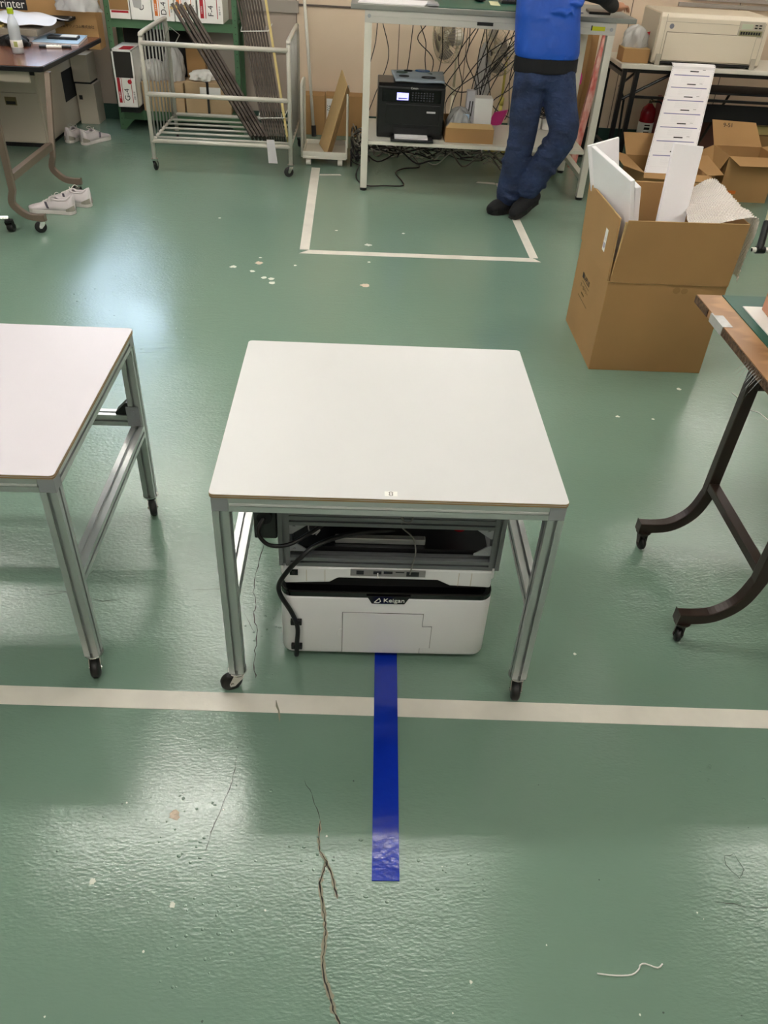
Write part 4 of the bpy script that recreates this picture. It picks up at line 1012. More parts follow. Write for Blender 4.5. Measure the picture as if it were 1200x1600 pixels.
# hanging cables
rc = random.Random(11)
HANG = 'black cables hanging behind the bench'
def cable(pts, r=.0038, label='black cable drooping from the bench top to the tangle behind it', m='black_cable', group=HANG):
    return tag(MB().tube(poly_smooth(pts, 6), r, 6).build('cable', m, smooth=True), label, 'cable', group)
XY = [(.36, .36, .75), (.42, .50, .76), (.47, .55, .76), (.62, .60, .62), (.78, .62, .62), (.80, .66, .60), (.88, .90, .60), (.90, .82, .58), (.93, .98, .56), (.96, 1.0, .50), (1.02, .92, .62),
      (1.06, 1.02, .55), (1.12, .98, .52), (1.18, .90, .55), (1.24, .84, .52), (1.28, .76, .55), (1.30, .70, .52), (1.31, .95, .5), (1.32, 1.02, .46), (1.33, 1.12, .42), (1.34, 1.2, .45), (.13, .10, .5)]
for i, (xa, xb, zb_) in enumerate(XY):
    yy = 7.1 + rc.uniform(.02, .16)
    mid = (xa + xb) / 2 + rc.uniform(-.09, .09)
    cable([(xa, yy - .02, 1.16), (xa + rc.uniform(-.02, .02), yy, 1.02), (mid, yy + rc.uniform(-.05, .1), (1.02 + zb_) / 2), (xb + rc.uniform(-.03, .03), yy + rc.uniform(-.04, .06), zb_), (xb + rc.uniform(-.05, .05), yy, max(.36, zb_ - .2))])
cable([(.60, 6.95, .70), (.64, 7.05, .64), (.78, 7.12, .56), (.95, 7.14, .60), (1.1, 7.14, .72), (1.3, 7.14, .92), (1.32, 7.1, 1.14)], label='black cable looping low from the printer towards the right under the bench', group=None)
cable([(1.33, 7.12, .8), (1.2, 7.1, .62), (1.05, 7.08, .50), (1.2, 7.08, .40), (1.45, 7.1, .34)], label='black cable crossing behind the white box towards the walking person', group=None)
cable([(.10, 7.1, 1.16), (.09, 7.05, .9), (.04, 6.95, .7), (.03, 6.95, .4), (.03, 6.95, .15), (.04, 6.93, .004)], label='black cable running down beside the left bench leg', group=None)
# tangled leads on the floor: uncountable
tg = MB()
for i in range(70):
    x0 = rc.uniform(-.05, 1.2); y0 = rc.uniform(6.95, 7.9); z0 = rc.uniform(.01, .10); pts = [(x0, y0, z0)]
    a = rc.uniform(0, 6.28)
    for k_ in range(6):
        a += rc.uniform(-1.2, 1.2); x0 = min(1.3, max(-.08, x0 + .14 * math.cos(a))); y0 = min(8.1, max(6.9, y0 + .09 * math.sin(a))); pts.append((x0, y0, rc.uniform(.006, .16)))
    tg.tube(poly_smooth(pts, 4), rc.choice((.004, .005, .007)), 5, mi=rc.choice((0, 0, 1, 2)))
tag(tg.build('cable_tangle', ['black_cable', 'grey_cable', 'white_cable'], smooth=True), 'tangle of black, grey and white leads on the floor under the bench', 'cable tangle', kind='stuff')
cable([(0.444, 7.3, .02), (0.493, 7.001, .008), (0.355, 6.92, .008), (0.287, 6.776, .008), (0.332, 6.548, .008), (0.328, 6.427, .008), (0.188, 6.405, .008), (0.063, 6.385, .008), (-0.012, 6.494, .008), (-0.035, 6.668, .01), (-0.006, 6.916, .03)], .005, 'black cable looped flat on the floor around the left bench leg', group=None)

# things behind and beyond the right end of the bench
bd2 = [((1.78, 7.45), (1.86, 7.5), 1.0, 'carton_dark', 'brown board standing upright behind the right bench end, left one'),
       ((1.87, 7.5), (1.93, 7.55), .98, 'carton', 'brown board standing upright behind the right bench end, right one')]
for a, b_, hgt, m_, lb_ in bd2: tag(MB().box(a[0], a[1], 0, b_[0], b_[1], hgt).build('brown_board', m_, bevel=.003), lb_, 'board')
tag(MB().hexa([(1.80, 7.22, 0), (1.86, 7.22, 0), (1.86, 7.28, 0), (1.80, 7.28, 0)], [(1.945, 7.40, 1.08), (1.995, 7.40, 1.08), (1.995, 7.44, 1.08), (1.945, 7.44, 1.08)]).build('long_box', 'red_white', bevel=.003), 'long slim red and white box leaning behind the right bench leg', 'long box')
tag(box('dark_case', (1.75, 7.60, 0), (2.0, 7.9, .45), 'mesh_black'), 'dark case on the floor behind the long red box', 'case')
bag('pink_bag', 1.78, 7.38, .62, .035, .03, .10, 'pink', 'small magenta bag hanging beside the red and white long box', 'bag', seed=31)
tag(box('white_bin', (1.33, 6.92, .351), (1.44, 7.02, .45), 'label_white', bevel=.006), 'small white box behind the person, left one of two on the shelf', 'box', 'white boxes on the shelf')
tag(box('white_bin', (1.455, 6.92, .351), (1.56, 7.02, .45), 'label_white', bevel=.006), 'small white box behind the person, right one of two on the shelf', 'box', 'white boxes on the shelf')
bag('white_sack', 1.42, 7.5, 0, .13, .12, .72, 'bench_grey', 'pale sack standing behind the bench, seen between the person\'s legs', 'sack', seed=41)
tgl = MB()
for i in range(26):
    x0 = rc.uniform(1.36, 1.55); y0 = rc.uniform(6.8, 6.98); pts = [(x0, y0, .48)]
    for k_ in range(4): x0 = min(1.6, max(1.32, x0 + rc.uniform(-.08, .08))); y0 = min(7.0, max(6.78, y0 + rc.uniform(-.05, .05))); pts.append((x0, y0, rc.uniform(.455, .53)))
    tgl.tube(poly_smooth(pts, 3), .004, 5)
tag(tgl.build('cable_heap', 'black_cable', smooth=True), 'heap of dark leads on the white boxes behind the person', 'cable heap', kind='stuff')
tag(MB().hexa([(1.02, 7.0, .352), (1.10, 7.0, .352), (1.14, 7.04, .352), (1.04, 7.04, .352)], [(1.06, 6.98, .45), (1.16, 6.98, .47), (1.18, 7.02, .47), (1.08, 7.02, .45)]).build('pink_packet', 'pink', bevel=.003), 'pink and brown packet on the shelf just left of the person', 'packet')

# ------------------------------------------------------------------ line printer on a folding table, right
ft = thing('folding_table', (2.85, 7.6, 0), 'white-topped folding table with black frame under the line printer', 'table')
MB().box(2.095, 7.28, .765, 3.95, 7.90, .80).build('tabletop', 'bench_white', ft, bevel=.004)
for x in (2.13, 2.235, 3.75):
    for y in ((7.33, 7.85) if x != 2.235 else (7.33,)):
        MB().box(x, y - .02, 0, x + .035, y + .02, .765).build('leg', 'black_plastic', ft, bevel=.003)
MB().box(2.13, 7.35, .70, 2.165, 7.83, .73).box(2.13, 7.35, .12, 2.165, 7.83, .145).build('end_bar', 'black_plastic', ft)
MB().box(2.16, 7.315, .735, 3.76, 7.33, .765).box(2.27, 7.325, .545, 3.76, 7.345, .565).box(2.16, 7.85, .70, 3.76, 7.86, .765).build('long_rail', 'black_plastic', ft)
MB().tube([(2.16, 7.36, .52), (2.55, 7.36, .73)], .012, 8).tube([(2.15, 7.36, .64), (2.45, 7.8, .73)], .010, 8).tube([(2.15, 7.4, .62), (2.24, 7.5, .50), (2.26, 7.5, .2)], .010, 8).tube([(2.60, 7.36, .70), (3.1, 7.8, .70)], .01, 8).build('brace', 'black_plastic', ft)
MB().box(2.75, 7.5, .575, 3.9, 7.88, .59).box(2.72, 7.48, .36, 3.9, 7.5, .50).build('lower_tray', 'black_matt', ft)

lp = thing('line_printer', (2.8, 7.6, .80), 'large beige line printer feeding continuous form paper', 'printer')
lx0, lx1, ly0, ly1, lz0, lz1 = 2.345, 3.225, 7.30, 7.80, .81, 1.165
MB().prism([(ly0, lz0 + .02), (ly0 + .03, lz0), (ly1, lz0), (ly1, lz1 - .0), (ly0 + .02, lz1), (ly0, lz1 - .03)], lx0, lx1, T=frame((0, 0, 0), (0, 1, 0), (0, 0, 1))).build('printer_body', 'printer_beige', lp, bevel=.006, seg=3)
MB().box(lx0 - .004, ly0 + .04, lz0 + .01, lx0 + .001, ly1 - .01, lz1 - .012).build('side_panel', 'printer_beige_side', lp, bevel=.001)
f_ = ly0 - .0015
MB().box(lx0 + .065, f_, lz0 + .225, lx1 - .17, f_ + .004, lz0 + .2275).box(lx0 + .05, f_, lz0 + .295, lx1 - .17, f_ + .004, lz0 + .297).box(lx0 + .045, f_, lz0 + .03, lx0 + .047, f_ + .004, lz1 - .01).box(lx1 - .035, f_, lz0 + .03, lx1 - .033, f_ + .004, lz1 - .04).build('seam', 'printer_line', lp)
dr_ = MB().box(lx0 + .068, ly0 - .007, lz0 + .03, lx1 - .085, ly0 + .002, lz0 + .222).build('front_door', 'printer_beige', lp, bevel=.002)
MB().box(lx0 + .064, ly0 - .002, lz0 + .026, lx1 - .081, ly0 + .001, lz0 + .2258).build('door_gap', 'printer_line', lp)
MB().box(lx0 + .03, ly0 - .003, lz0 + .004, lx1 - .03, ly0 + .004, lz0 + .022).build('paper_slot', 'ink', lp)
for x in (lx0 + .02, lx1 - .075): MB().box(x, ly0 - .012, lz0 - .008, x + .04, ly0 + .002, lz0 + .07).box(x + .008, ly0 - .014, lz0 + .03, x + .03, ly0 - .01, lz0 + .06).build('latch', 'printer_beige_side', lp, bevel=.002)
MB().cyl((lx0 + .095, ly0 - .004, lz0 + .265), (lx0 + .095, ly0 + .002, lz0 + .265), .018, n=20).build('emblem', 'emblem', lp)
cp = MB().box(lx1 - .245, ly0 - .005, lz0 + .215, lx1 - .04, ly0 + .002, lz0 + .325).build('control_panel', 'printer_beige_side', lp, bevel=.002)
MB().box(lx1 - .225, ly0 - .007, lz0 + .272, lx1 - .135, ly0 - .003, lz0 + .307).build('lcd', 'printer_lcd', cp)
MB().box(lx1 - .235, ly0 - .0065, lz0 + .225, lx1 - .05, ly0 - .003, lz0 + .262).build('button_strip', 'printer_panel', cp)
for i in range(8): MB().box(lx1 - .225 + i * .021, ly0 - .009, lz0 + .234, lx1 - .21 + i * .021, ly0 - .006, lz0 + .254).build('button', 'ink', cp)
for i in range(2):
    for j in range(2): MB().box(lx1 - .12 + i * .033, ly0 - .008, lz0 + .277 + j * .018, lx1 - .098 + i * .033, ly0 - .004, lz0 + .286 + j * .018).build('button', 'ink', cp)
for x in (lx0 + .06, lx1 - .06):
    for y in (ly0 + .05, ly1 - .05): MB().cyl((x, y, .8005), (x, y, lz0 + .002), .018, n=12).build('foot', 'rubber', lp)

# continuous paper: out of the slot, over the table edge, down into the carton
fp = thing('printer_paper', (2.5, 7.0, .30), 'strip of perforated continuous form paper hanging from the line printer', 'paper')
L0 = [(2.50, 7.285, .826), (2.505, 7.255, .815), (2.495, 7.225, .765), (2.42, 7.02, .665), (2.345, 6.82, .565), (2.275, 6.63, .47), (2.21, 6.45, .38), (2.155, 6.30, .30), (2.12, 6.2, .24)]
Lp = poly_smooth(L0, 5); WP = .355
acc = [0]
for i in range(1, len(Lp)): acc.append(acc[-1] + (Lp[i] - Lp[i - 1]).length)
TOT = acc[-1]
def pp_at(s, off=0):
    s = max(0, min(TOT - 1e-6, s)); i = max(j for j in range(len(acc)) if acc[j] <= s)
    i = min(i, len(Lp) - 2); q = (s - acc[i]) / (acc[i + 1] - acc[i]); p = Lp[i].lerp(Lp[i + 1], q)
    t_ = (Lp[i + 1] - Lp[i]).normalized(); n = t_.cross(Vector((1, 0, 0))).normalized()
    if n.y > 0: n = -n
    return p + n * off
def strip(s0, s1, u0, u1, off, name, m, parent, t_=None, solid=0):
    k_ = max(1, int((s1 - s0) / .02))
    f = lambda a, b_: pp_at(s0 + (s1 - s0) * a, off) + Vector((WP * (u0 + (u1 - u0) * b_), 0, 0))
    return MB().grid(f, k_, 2).build(name, m, parent, solid=solid)
strip(0, TOT, 0, 1, 0, 'form_paper', 'paper', fp, solid=.0008)
s_ = .12; n_ = 0
while s_ < TOT - .06:
    strip(s_, s_ + .010, .09, .91, .0012, 'printed_bar', 'paper_purple', fp)
    for q in range(7): strip(s_ + .03 + q * .011, s_ + .0312 + q * .011, .28, .82, .001, 'printed_rule', 'paper_grey', fp)
    strip(s_ + .125, s_ + .126, .1, .9, .001, 'fold', 'paper_grey', fp)
    bxp = strip(max(0, s_ - .05), max(.01, s_ - .036), .44, .64, .0012, 'form_box', 'ink_grey' if 'ink_grey' in M else 'ink', fp)
    strip(max(0, s_ - .058), s_ - .054, .72, .79, .0012, 'form_number', 'ink', fp)
    s_ += .165; n_ += 1
for u in (.022, .978):
    hm = MB()
    for i in range(int(TOT / .017)):
        p = pp_at(.01 + i * .017, .0013) + Vector((WP * u, 0, 0)); q_ = pp_at(.014 + i * .017, .0013) + Vector((WP * u, 0, 0))
        hm.add([p + Vector((-.002, 0, 0)), p + Vector((.002, 0, 0)), q_ + Vector((.002, 0, 0)), q_ + Vector((-.002, 0, 0))], [(0, 1, 2, 3)])
    hm.build('sprocket_holes', 'ink', fp)

sbx = thing('small_carton', (2.22, 7.42, .80), 'small yellowish carton on the folding table left of the line printer', 'carton')
MB().box(2.11, 7.34, .801, 2.325, 7.52, .90).build('carton_body', 'carton', sbx, bevel=.003)
MB().box(2.11, 7.34, .9005, 2.325, 7.42, .903).box(2.11, 7.425, .9005, 2.325, 7.52, .903).build('lid_flap', 'carton_edge', sbx)
bag('plastic_bag', 2.21, 7.44, .905, .095, .075, .15, 'clear_plastic_dense', 'clear plastic bag bulging out on top of the small carton', seed=51)
tag(MB().prism([(2.30, 1.00), (2.335, .965), (2.34, 1.01)], 0, .004, T=frame((0, 7.50, 0), (1, 0, 0), (0, 0, 1))).build('red_tag', 'red'), 'small red corner of a tag beside the line printer', 'tag')

# fire extinguisher, binders and clutter under the folding table
fe = thing('fire_extinguisher', (2.56, 7.75, 0), 'dark red fire extinguisher standing under the folding table', 'fire extinguisher')
MB().lathe([(.058, .012), (.065, .02), (.065, .36), (.055, .40), (.03, .425), (.018, .44)], 24, T=at(2.56, 7.75, 0)).build('cylinder', 'red_gloss', fe, smooth=True)
MB().lathe([(.0655, .15), (.0662, .152), (.0662, .288), (.0655, .29)], 24, T=at(2.56, 7.75, 0)).build('label_band', 'label_white', fe, smooth=True)
for z, h_ in ((.265, .012), (.235, .02), (.19, .03)): MB().box(2.53, 7.6828, z, 2.58, 7.6838, z + h_).build('label_print', 'ink', fe)
MB().cyl((2.56, 7.75, .44), (2.56, 7.75, .47), .014, n=10).box(2.545, 7.68, .468, 2.575, 7.77, .476).hexa([(2.545, 7.68, .49), (2.575, 7.68, .49), (2.575, 7.76, .478), (2.545, 7.76, .478)], [(2.545, 7.68, .498), (2.575, 7.68, .498), (2.575, 7.76, .486), (2.545, 7.76, .486)]).build('lever', 'chrome', fe)
MB().tube(poly_smooth([(2.575, 7.75, .455), (2.66, 7.73, .44), (2.665, 7.72, .30), (2.64, 7.71, .12)], 5), .008, 8).build('hose', 'black_cable', fe, smooth=True)
MB().lathe([(.06, 0), (.075, .0), (.078, .04), (.066, .045)], 24, T=at(2.56, 7.75, 0)).build('stand_ring', 'red_gloss', fe, smooth=True)
bx_ = 2.69
for i in range(7):
    wd_ = (.035, .05, .028, .04, .03, .045, .03)[i]
    b_ = tag(box('binder', (bx_, 7.72, .16), (bx_ + wd_ - .003, 7.98, .47 - .012 * (i % 3)), ('binder_red', 'binder_brown', 'binder_red', 'binder_brown', 'binder_brown', 'binder_red', 'mesh_black')[i], bevel=.002),
             'dark red-brown binder in the row under the folding table', 'binder', 'binders under the folding table'); bx_ += wd_
tag(box('low_box', (2.67, 7.70, 0), (3.02, 8.0, .159), 'mesh_black'), 'dark low box carrying the row of binders', 'box')
tag(MB().tube([(2.98, 7.62, .02), (3.22, 7.68, .56)], .012, 8).build('rod', 'rod_brown', smooth=True), 'thin brown rod leaning under the folding table', 'rod')
tag(box('carton', (3.42, 7.55, 0), (3.95, 7.95, .26), 'carton_dark', bevel=.003), 'dim brown carton on the floor under the folding table, right side', 'carton')
tag(box('yellow_box', (3.48, 7.58, .261), (3.92, 7.9, .33), 'rod_yellow', bevel=.003), 'flat dull yellow box on the dim carton under the table', 'box')
tag(box('carton', (3.08, 7.74, 0), (3.40, 7.98, .34), 'binder_brown', bevel=.003), 'dark brown carton under the table beside the leaning rod', 'carton')
bag('plastic_bag', 3.78, 7.45, .331, .10, .10, .2, 'clear_plastic_dense', 'grey plastic bag at the right edge under the folding table', seed=61)

def open_carton(name, label, x0, x1, y0, y1, h, flaps, m='carton', deg=0, t_=.004):
    cx_, cy_ = (x0 + x1) / 2, (y0 + y1) / 2
    t = thing(name, (cx_, cy_, 0), label, 'carton')
    a, b_ = x0, x1
    MB().box(x0, y0, 0, x1, y1, t_).box(x0, y0, t_, x1, y0 + t_, h).box(x0, y1 - t_, t_, x1, y1, h).box(x0, y0 + t_, t_, x0 + t_, y1 - t_, h).box(x1 - t_, y0 + t_, t_, x1, y1 - t_, h).build('carton_body', m, t)
    for f in flaps: flap(*f, m=m, parent=t, t_=.003)
    return t
oc = open_carton('open_carton', 'open brown carton with spread flaps at the right, in front of the folding table', 2.83, 3.22, 6.43, 6.78, .335,
    [((2.83, 6.43, .335), (3.22, 6.43, .335), (3.24, 6.31, .30), (2.88, 6.31, .295)),
     ((3.22, 6.78, .335), (2.83, 6.78, .335), (2.80, 6.88, .50), (3.16, 6.88, .49)),
     ((2.83, 6.78, .335), (2.83, 6.43, .335), (2.73, 6.40, .16), (2.66, 6.74, .27)),
     ((3.22, 6.43, .335), (3.22, 6.78, .335), (3.36, 6.78, .36), (3.36, 6.43, .36))])
text('handwriting', '9-51', .045, frame((2.93, 6.852, .468), (1, 0, 0), (0, .6, 1)), 'ink', oc)
MB().box(2.89, 6.4285, .06, 2.96, 6.4295, .085).build('printing', 'orange', oc)
oc2 = open_carton('paper_carton', 'open brown carton catching the continuous form paper', 2.08, 2.56, 6.08, 6.60, .275,
    [((2.08, 6.08, .275), (2.56, 6.08, .275), (2.62, 5.98, .25), (2.06, 6.0, .26)),
     ((2.08, 6.60, .275), (2.08, 6.08, .275), (1.93, 6.12, .31), (1.95, 6.56, .31)),
     ((2.56, 6.60, .275), (2.08, 6.60, .275), (2.06, 6.72, .41), (2.53, 6.72, .41)),
     ((2.56, 6.08, .275), (2.56, 6.60, .275), (2.72, 6.58, .30), (2.70, 6.14, .27))])

# ------------------------------------------------------------------ brown desk, cabinets, shoes at the left
dk = thing('brown_desk', (-2.75, 6.6, 0), 'reddish brown desk with black edge and curved taupe legs on casters', 'desk')
dz = .775
MB().prism([(-3.9, 5.98), (-2.165, 6.032), (-2.148, 6.052), (-2.115, 7.38), (-3.9, 7.38)], dz - .004, dz).build('desk_surface', 'desk_brown', dk)
MB().prism([(-3.9, 5.976), (-2.163, 6.028), (-2.144, 6.050), (-2.111, 7.384), (-3.9, 7.384)], dz - .036, dz - .003).build('desk_edge', 'black_plastic', dk, bevel=.004)
MB().box(-3.9, 6.10, .66, -2.27, 6.12, .738).build('apron', 'steel_cream', dk)
for y in (5.08, 5.87):
    cleg(dk, -1.965, -1, y, .738, -2.13, 'taupe_tube', ytop=6.075 if y > 5.5 else None)
    caster(dk, -1.99, y, .075, 200 if y < 5.5 else 170, rw=.036, wd=.022, trail=.015)
MB().box(-2.15, 5.10, .30, -2.11, 5.85, .345).box(-2.6, 5.06, .70, -2.113, 5.10, .737).box(-2.6, 5.10, .70, -2.56, 5.85, .737).build('cross_bar', 'taupe_tube', dk, bevel=.003)

cb_ = thing('drawer_cabinet', (-2.8, 7.3, 0), 'cream steel drawer cabinet under the brown desk', 'cabinet')
MB().box(-3.05, 7.06, .035, -2.57, 7.62, .66).build('cabinet_body', 'steel_cream', cb_, bevel=.003)
MB().box(-3.03, 7.08, .0, -2.59, 7.6, .035).build('plinth', 'black_matt', cb_)
for z0, z1 in ((.045, .405), (.41, .535)):
    d_ = MB().box(-3.04, 7.05, z0, -2.585, 7.061, z1).build('drawer', 'steel_cream', cb_, bevel=.002)
    if z0 < .1:
        MB().box(-2.85, 7.044, .315, -2.76, 7.051, .375).build('handle', 'handle_brass', d_, bevel=.002)
        MB().box(-2.842, 7.0425, .322, -2.768, 7.045, .345).build('handle_recess', 'ink', d_)
MB().box(-3.04, 7.056, .535, -2.58, 7.062, .565).build('dark_gap', 'ink', cb_)
cs = thing('side_cabinet', (-2.7, 7.85, 0), 'cream steel cabinet with black square opening, behind the drawer cabinet', 'cabinet')
MB().box(-3.05, 7.63, .02, -2.575, 8.12, .64).build('cabinet_body', 'steel_cream', cs, bevel=.003)
MB().box(-2.5755, 7.66, .23, -2.572, 7.98, .46).build('dark_opening', 'black_matt', cs)
cs2 = thing('white_case', (-2.48, 8.05, 0), 'off-white equipment case by the wall left of the green rack', 'case')
MB().box(-2.565, 7.95, 0, -2.40, 8.17, .33).build('lower_case', 'steel_cream', cs2, bevel=.003)
MB().box(-2.565, 7.93, .345, -2.42, 8.17, .56).build('upper_case', 'steel_cream', cs2, bevel=.003)
MB().box(-2.56, 7.94, .33, -2.42, 8.16, .345).box(-2.545, 7.9495, .20, -2.515, 7.951, .235).build('dark_gap', 'ink', cs2)

# items on the brown desk
bt = thing('water_bottle', (-2.45, 6.48, dz), 'clear plastic water bottle with yellow-green cap on the brown desk', 'bottle')
TB = at(-2.45, 6.48, dz) @ Matrix.Diagonal((1.25, 1.25, 1.12, 1))
MB().lathe([(.026, .0), (.032, .006), (.032, .05), (.030, .055), (.032, .06), (.032, .135), (.031, .15), (.022, .185), (.0135, .205), (.0135, .225)], 22, T=TB).build('bottle_body', 'bottle_plastic', bt, smooth=True)
MB().lathe([(.028, .002), (.0305, .01), (.0305, .14), (.029, .155), (.027, .16)], 22, T=TB).build('water', 'bottle_water', bt, smooth=True)
MB().lathe([(.0325, .035), (.0328, .036), (.0328, .075), (.0325, .076)], 22, T=TB).build('bottle_label', 'label_white', bt, smooth=True)
MB().box(-2.455, 6.4385, dz + .045, -2.43, 6.440, dz + .078).build('label_print', 'olive_label', bt)
MB().lathe([(.0165, .215), (.017, .217), (.017, .242), (.0155, .246)], 20, T=TB).build('bottle_cap', 'bottle_cap', bt)
bk = thing('notebook', (-2.3, 7.1, dz), 'pale blue notebook near the right edge of the brown desk', 'notebook')
MB().prism([(-2.49, 6.90), (-2.15, 6.90), (-2.20, 7.32), (-2.55, 7.32)], dz + .001, dz + .014).build('pages', 'paper', bk)
MB().prism([(-2.493, 6.897), (-2.148, 6.897), (-2.198, 7.323), (-2.553, 7.323)], dz + .0145, dz + .018).build('cover', 'blue_cover', bk)
ph_ = thing('phone_case', (-2.3, 7.12, dz + .018), 'black phone case with a white screen cloth on the blue notebook', 'phone')
MB().prism([(-2.425, 7.04), (-2.20, 7.05), (-2.21, 7.17), (-2.43, 7.16)], dz + .0185, dz + .036).build('case', 'black_plastic', ph_, bevel=.003)
MB().prism([(-2.33, 7.06), (-2.21, 7.065), (-2.22, 7.16), (-2.34, 7.155)], dz + .0362, dz + .038).build('screen', 'label_white', ph_)
pn = thing('marker_pen', (-2.3, 6.78, dz), 'black and white marker pen lying on the brown desk', 'pen')
MB().cyl((-2.39, 6.74, dz + .011), (-2.17, 6.79, dz + .011), .0105, n=12).build('barrel', 'black_plastic', pn)
MB().cyl((-2.34, 6.7514, dz + .011), (-2.235, 6.775, dz + .011), .0108, n=12).build('wrap', 'label_white', pn)
for x in (-2.33, -2.30, -2.27, -2.25): MB().box(x, 6.755 + (x + 2.33) * .2, dz + .0212, x + .012, 6.765 + (x + 2.33) * .2, dz + .0224).build('print', 'ink', pn)
bag('glasses_case', -2.58, 6.80, dz, .10, .07, .07, 'black_matt', 'soft black pouch beside the water bottle', 'pouch', seed=71)
# stack of binders and papers
STK = [((-3.2, 6.98), (-2.50, 7.5), .04, 'paper_grey', 'grey magazine stack, bottom of the pile on the brown desk'),
       ((-3.2, 6.95), (-2.46, 7.75), .045, 'steel_cream_dark', 'thick olive-grey binder in the pile on the brown desk')]
z_ = dz + .001
for a, b_, h_, m_, l_ in STK:
    tag(box('binder' if 'binder' in l_ else 'magazine_stack', (a[0], a[1], z_), (b_[0], b_[1], z_ + h_), m_, bevel=.003), l_, 'binder' if 'binder' in l_ else 'magazines'); z_ += h_ + .001
tag(box('yellow_folder', (-3.2, 6.97, z_), (-2.72, 7.3, z_ + .014), 'rod_yellow'), 'thin yellow folder in the desk pile left of the bottle', 'folder')
def crump(u, v):
    x = -3.1 + .72 * u + .02 * math.sin(9 * v); y = 7.0 + .55 * v + .02 * math.sin(7 * u)
    return (x, y, z_ + .032 + .016 * math.sin(6 * u + 2 * v) * math.sin(4 * v + u) + .008 * math.sin(17 * u + 9 * v))
tag(MB().grid(crump, 30, 22).build('crumpled_paper', 'paper', smooth=True, solid=.003), 'crumpled white paper on top of the binder pile', 'paper')
tag(box('dark_booklet', (-2.62, 7.45, z_), (-2.36, 7.62, z_ + .02), 'ink'), 'small black booklet behind the crumpled paper', 'booklet')
cpb = thing('printer_carton', (-2.6, 7.78, 0), 'large brown carton lettered Printer, standing behind the brown desk', 'carton')
MB().box(-3.05, 7.63, .65, -2.195, 7.80, 1.12).build('carton_body', 'carton', cpb, bevel=.004)
MB().box(-3.04, 7.6285, .905, -2.74, 7.6297, 1.08).build('black_panel', 'ink', cpb)
text('lettering', 'Printer', .085, frame((-2.875, 7.627, .945), (1, 0, 0), (0, 0, 1)), 'label_white', cpb)
MB().box(-2.50, 7.6285, .965, -2.38, 7.6297, .99).build('black_print', 'binder_brown', cpb)
text('lettering', '日本ザウノコム株式会社', .026, frame((-2.365, 7.628, .81), (1, 0, 0), (0, 0, 1)), 'ink', cpb)
tag(box('low_crate', (-3.0, 7.64, .641), (-2.3, 7.79, .6495), 'mesh_black'), 'dark board under the carton lettered Printer', 'board')
bag('plastic_bag', -2.30, 7.56, .93, .16, .06, .16, 'clear_plastic_dense', 'clear plastic bag draped on the carton lettered Printer', seed=81)

# chair whose caster shows at the left edge
ch = thing('office_chair', (-2.55, 5.0, 0), 'black office chair with silver base, cut off at the left edge', 'chair')
MB().cyl((-2.5, 4.95, .085), (-2.5, 4.95, .42), .025, n=14).build('gas_lift', 'black_plastic', ch)
for k_ in range(5):
    a = math.radians(20 + 72 * k_); ex, ey = -2.5 + .33 * math.cos(a), 4.95 + .33 * math.sin(a)
    MB().tube([(-2.5, 4.95, .11), (ex, ey, .085)], [.022, .014], 8).build('base_arm', 'chrome', ch)
    caster(ch, ex, ey, .075, math.degrees(a) + 60, rw=.027, wd=.04, mfork='black_plastic', trail=.01)
MB().box(-2.75, 4.7, .43, -2.27, 5.2, .50).build('seat', 'black_cloth', ch, bevel=.03, seg=4)
MB().box(-2.72, 4.62, .55, -2.30, 4.68, .98).build('backrest', 'black_cloth', ch, bevel=.025, seg=4)
MB().box(-2.53, 4.64, .42, -2.47, 4.67, .6).build('back_post', 'black_plastic', ch)
for s in (-1, 1):
    MB().tube(poly_smooth([(-2.5 + s * .24, 4.85, .46), (-2.5 + s * .28, 4.85, .55), (-2.5 + s * .28, 4.87, .66)], 4), .014, 8).build('arm_post', 'black_plastic', ch)
    MB().box(-2.5 + s * .28 - .03, 4.76, .66, -2.5 + s * .28 + .03, 5.02, .685).build('armrest', 'black_plastic', ch, bevel=.01)

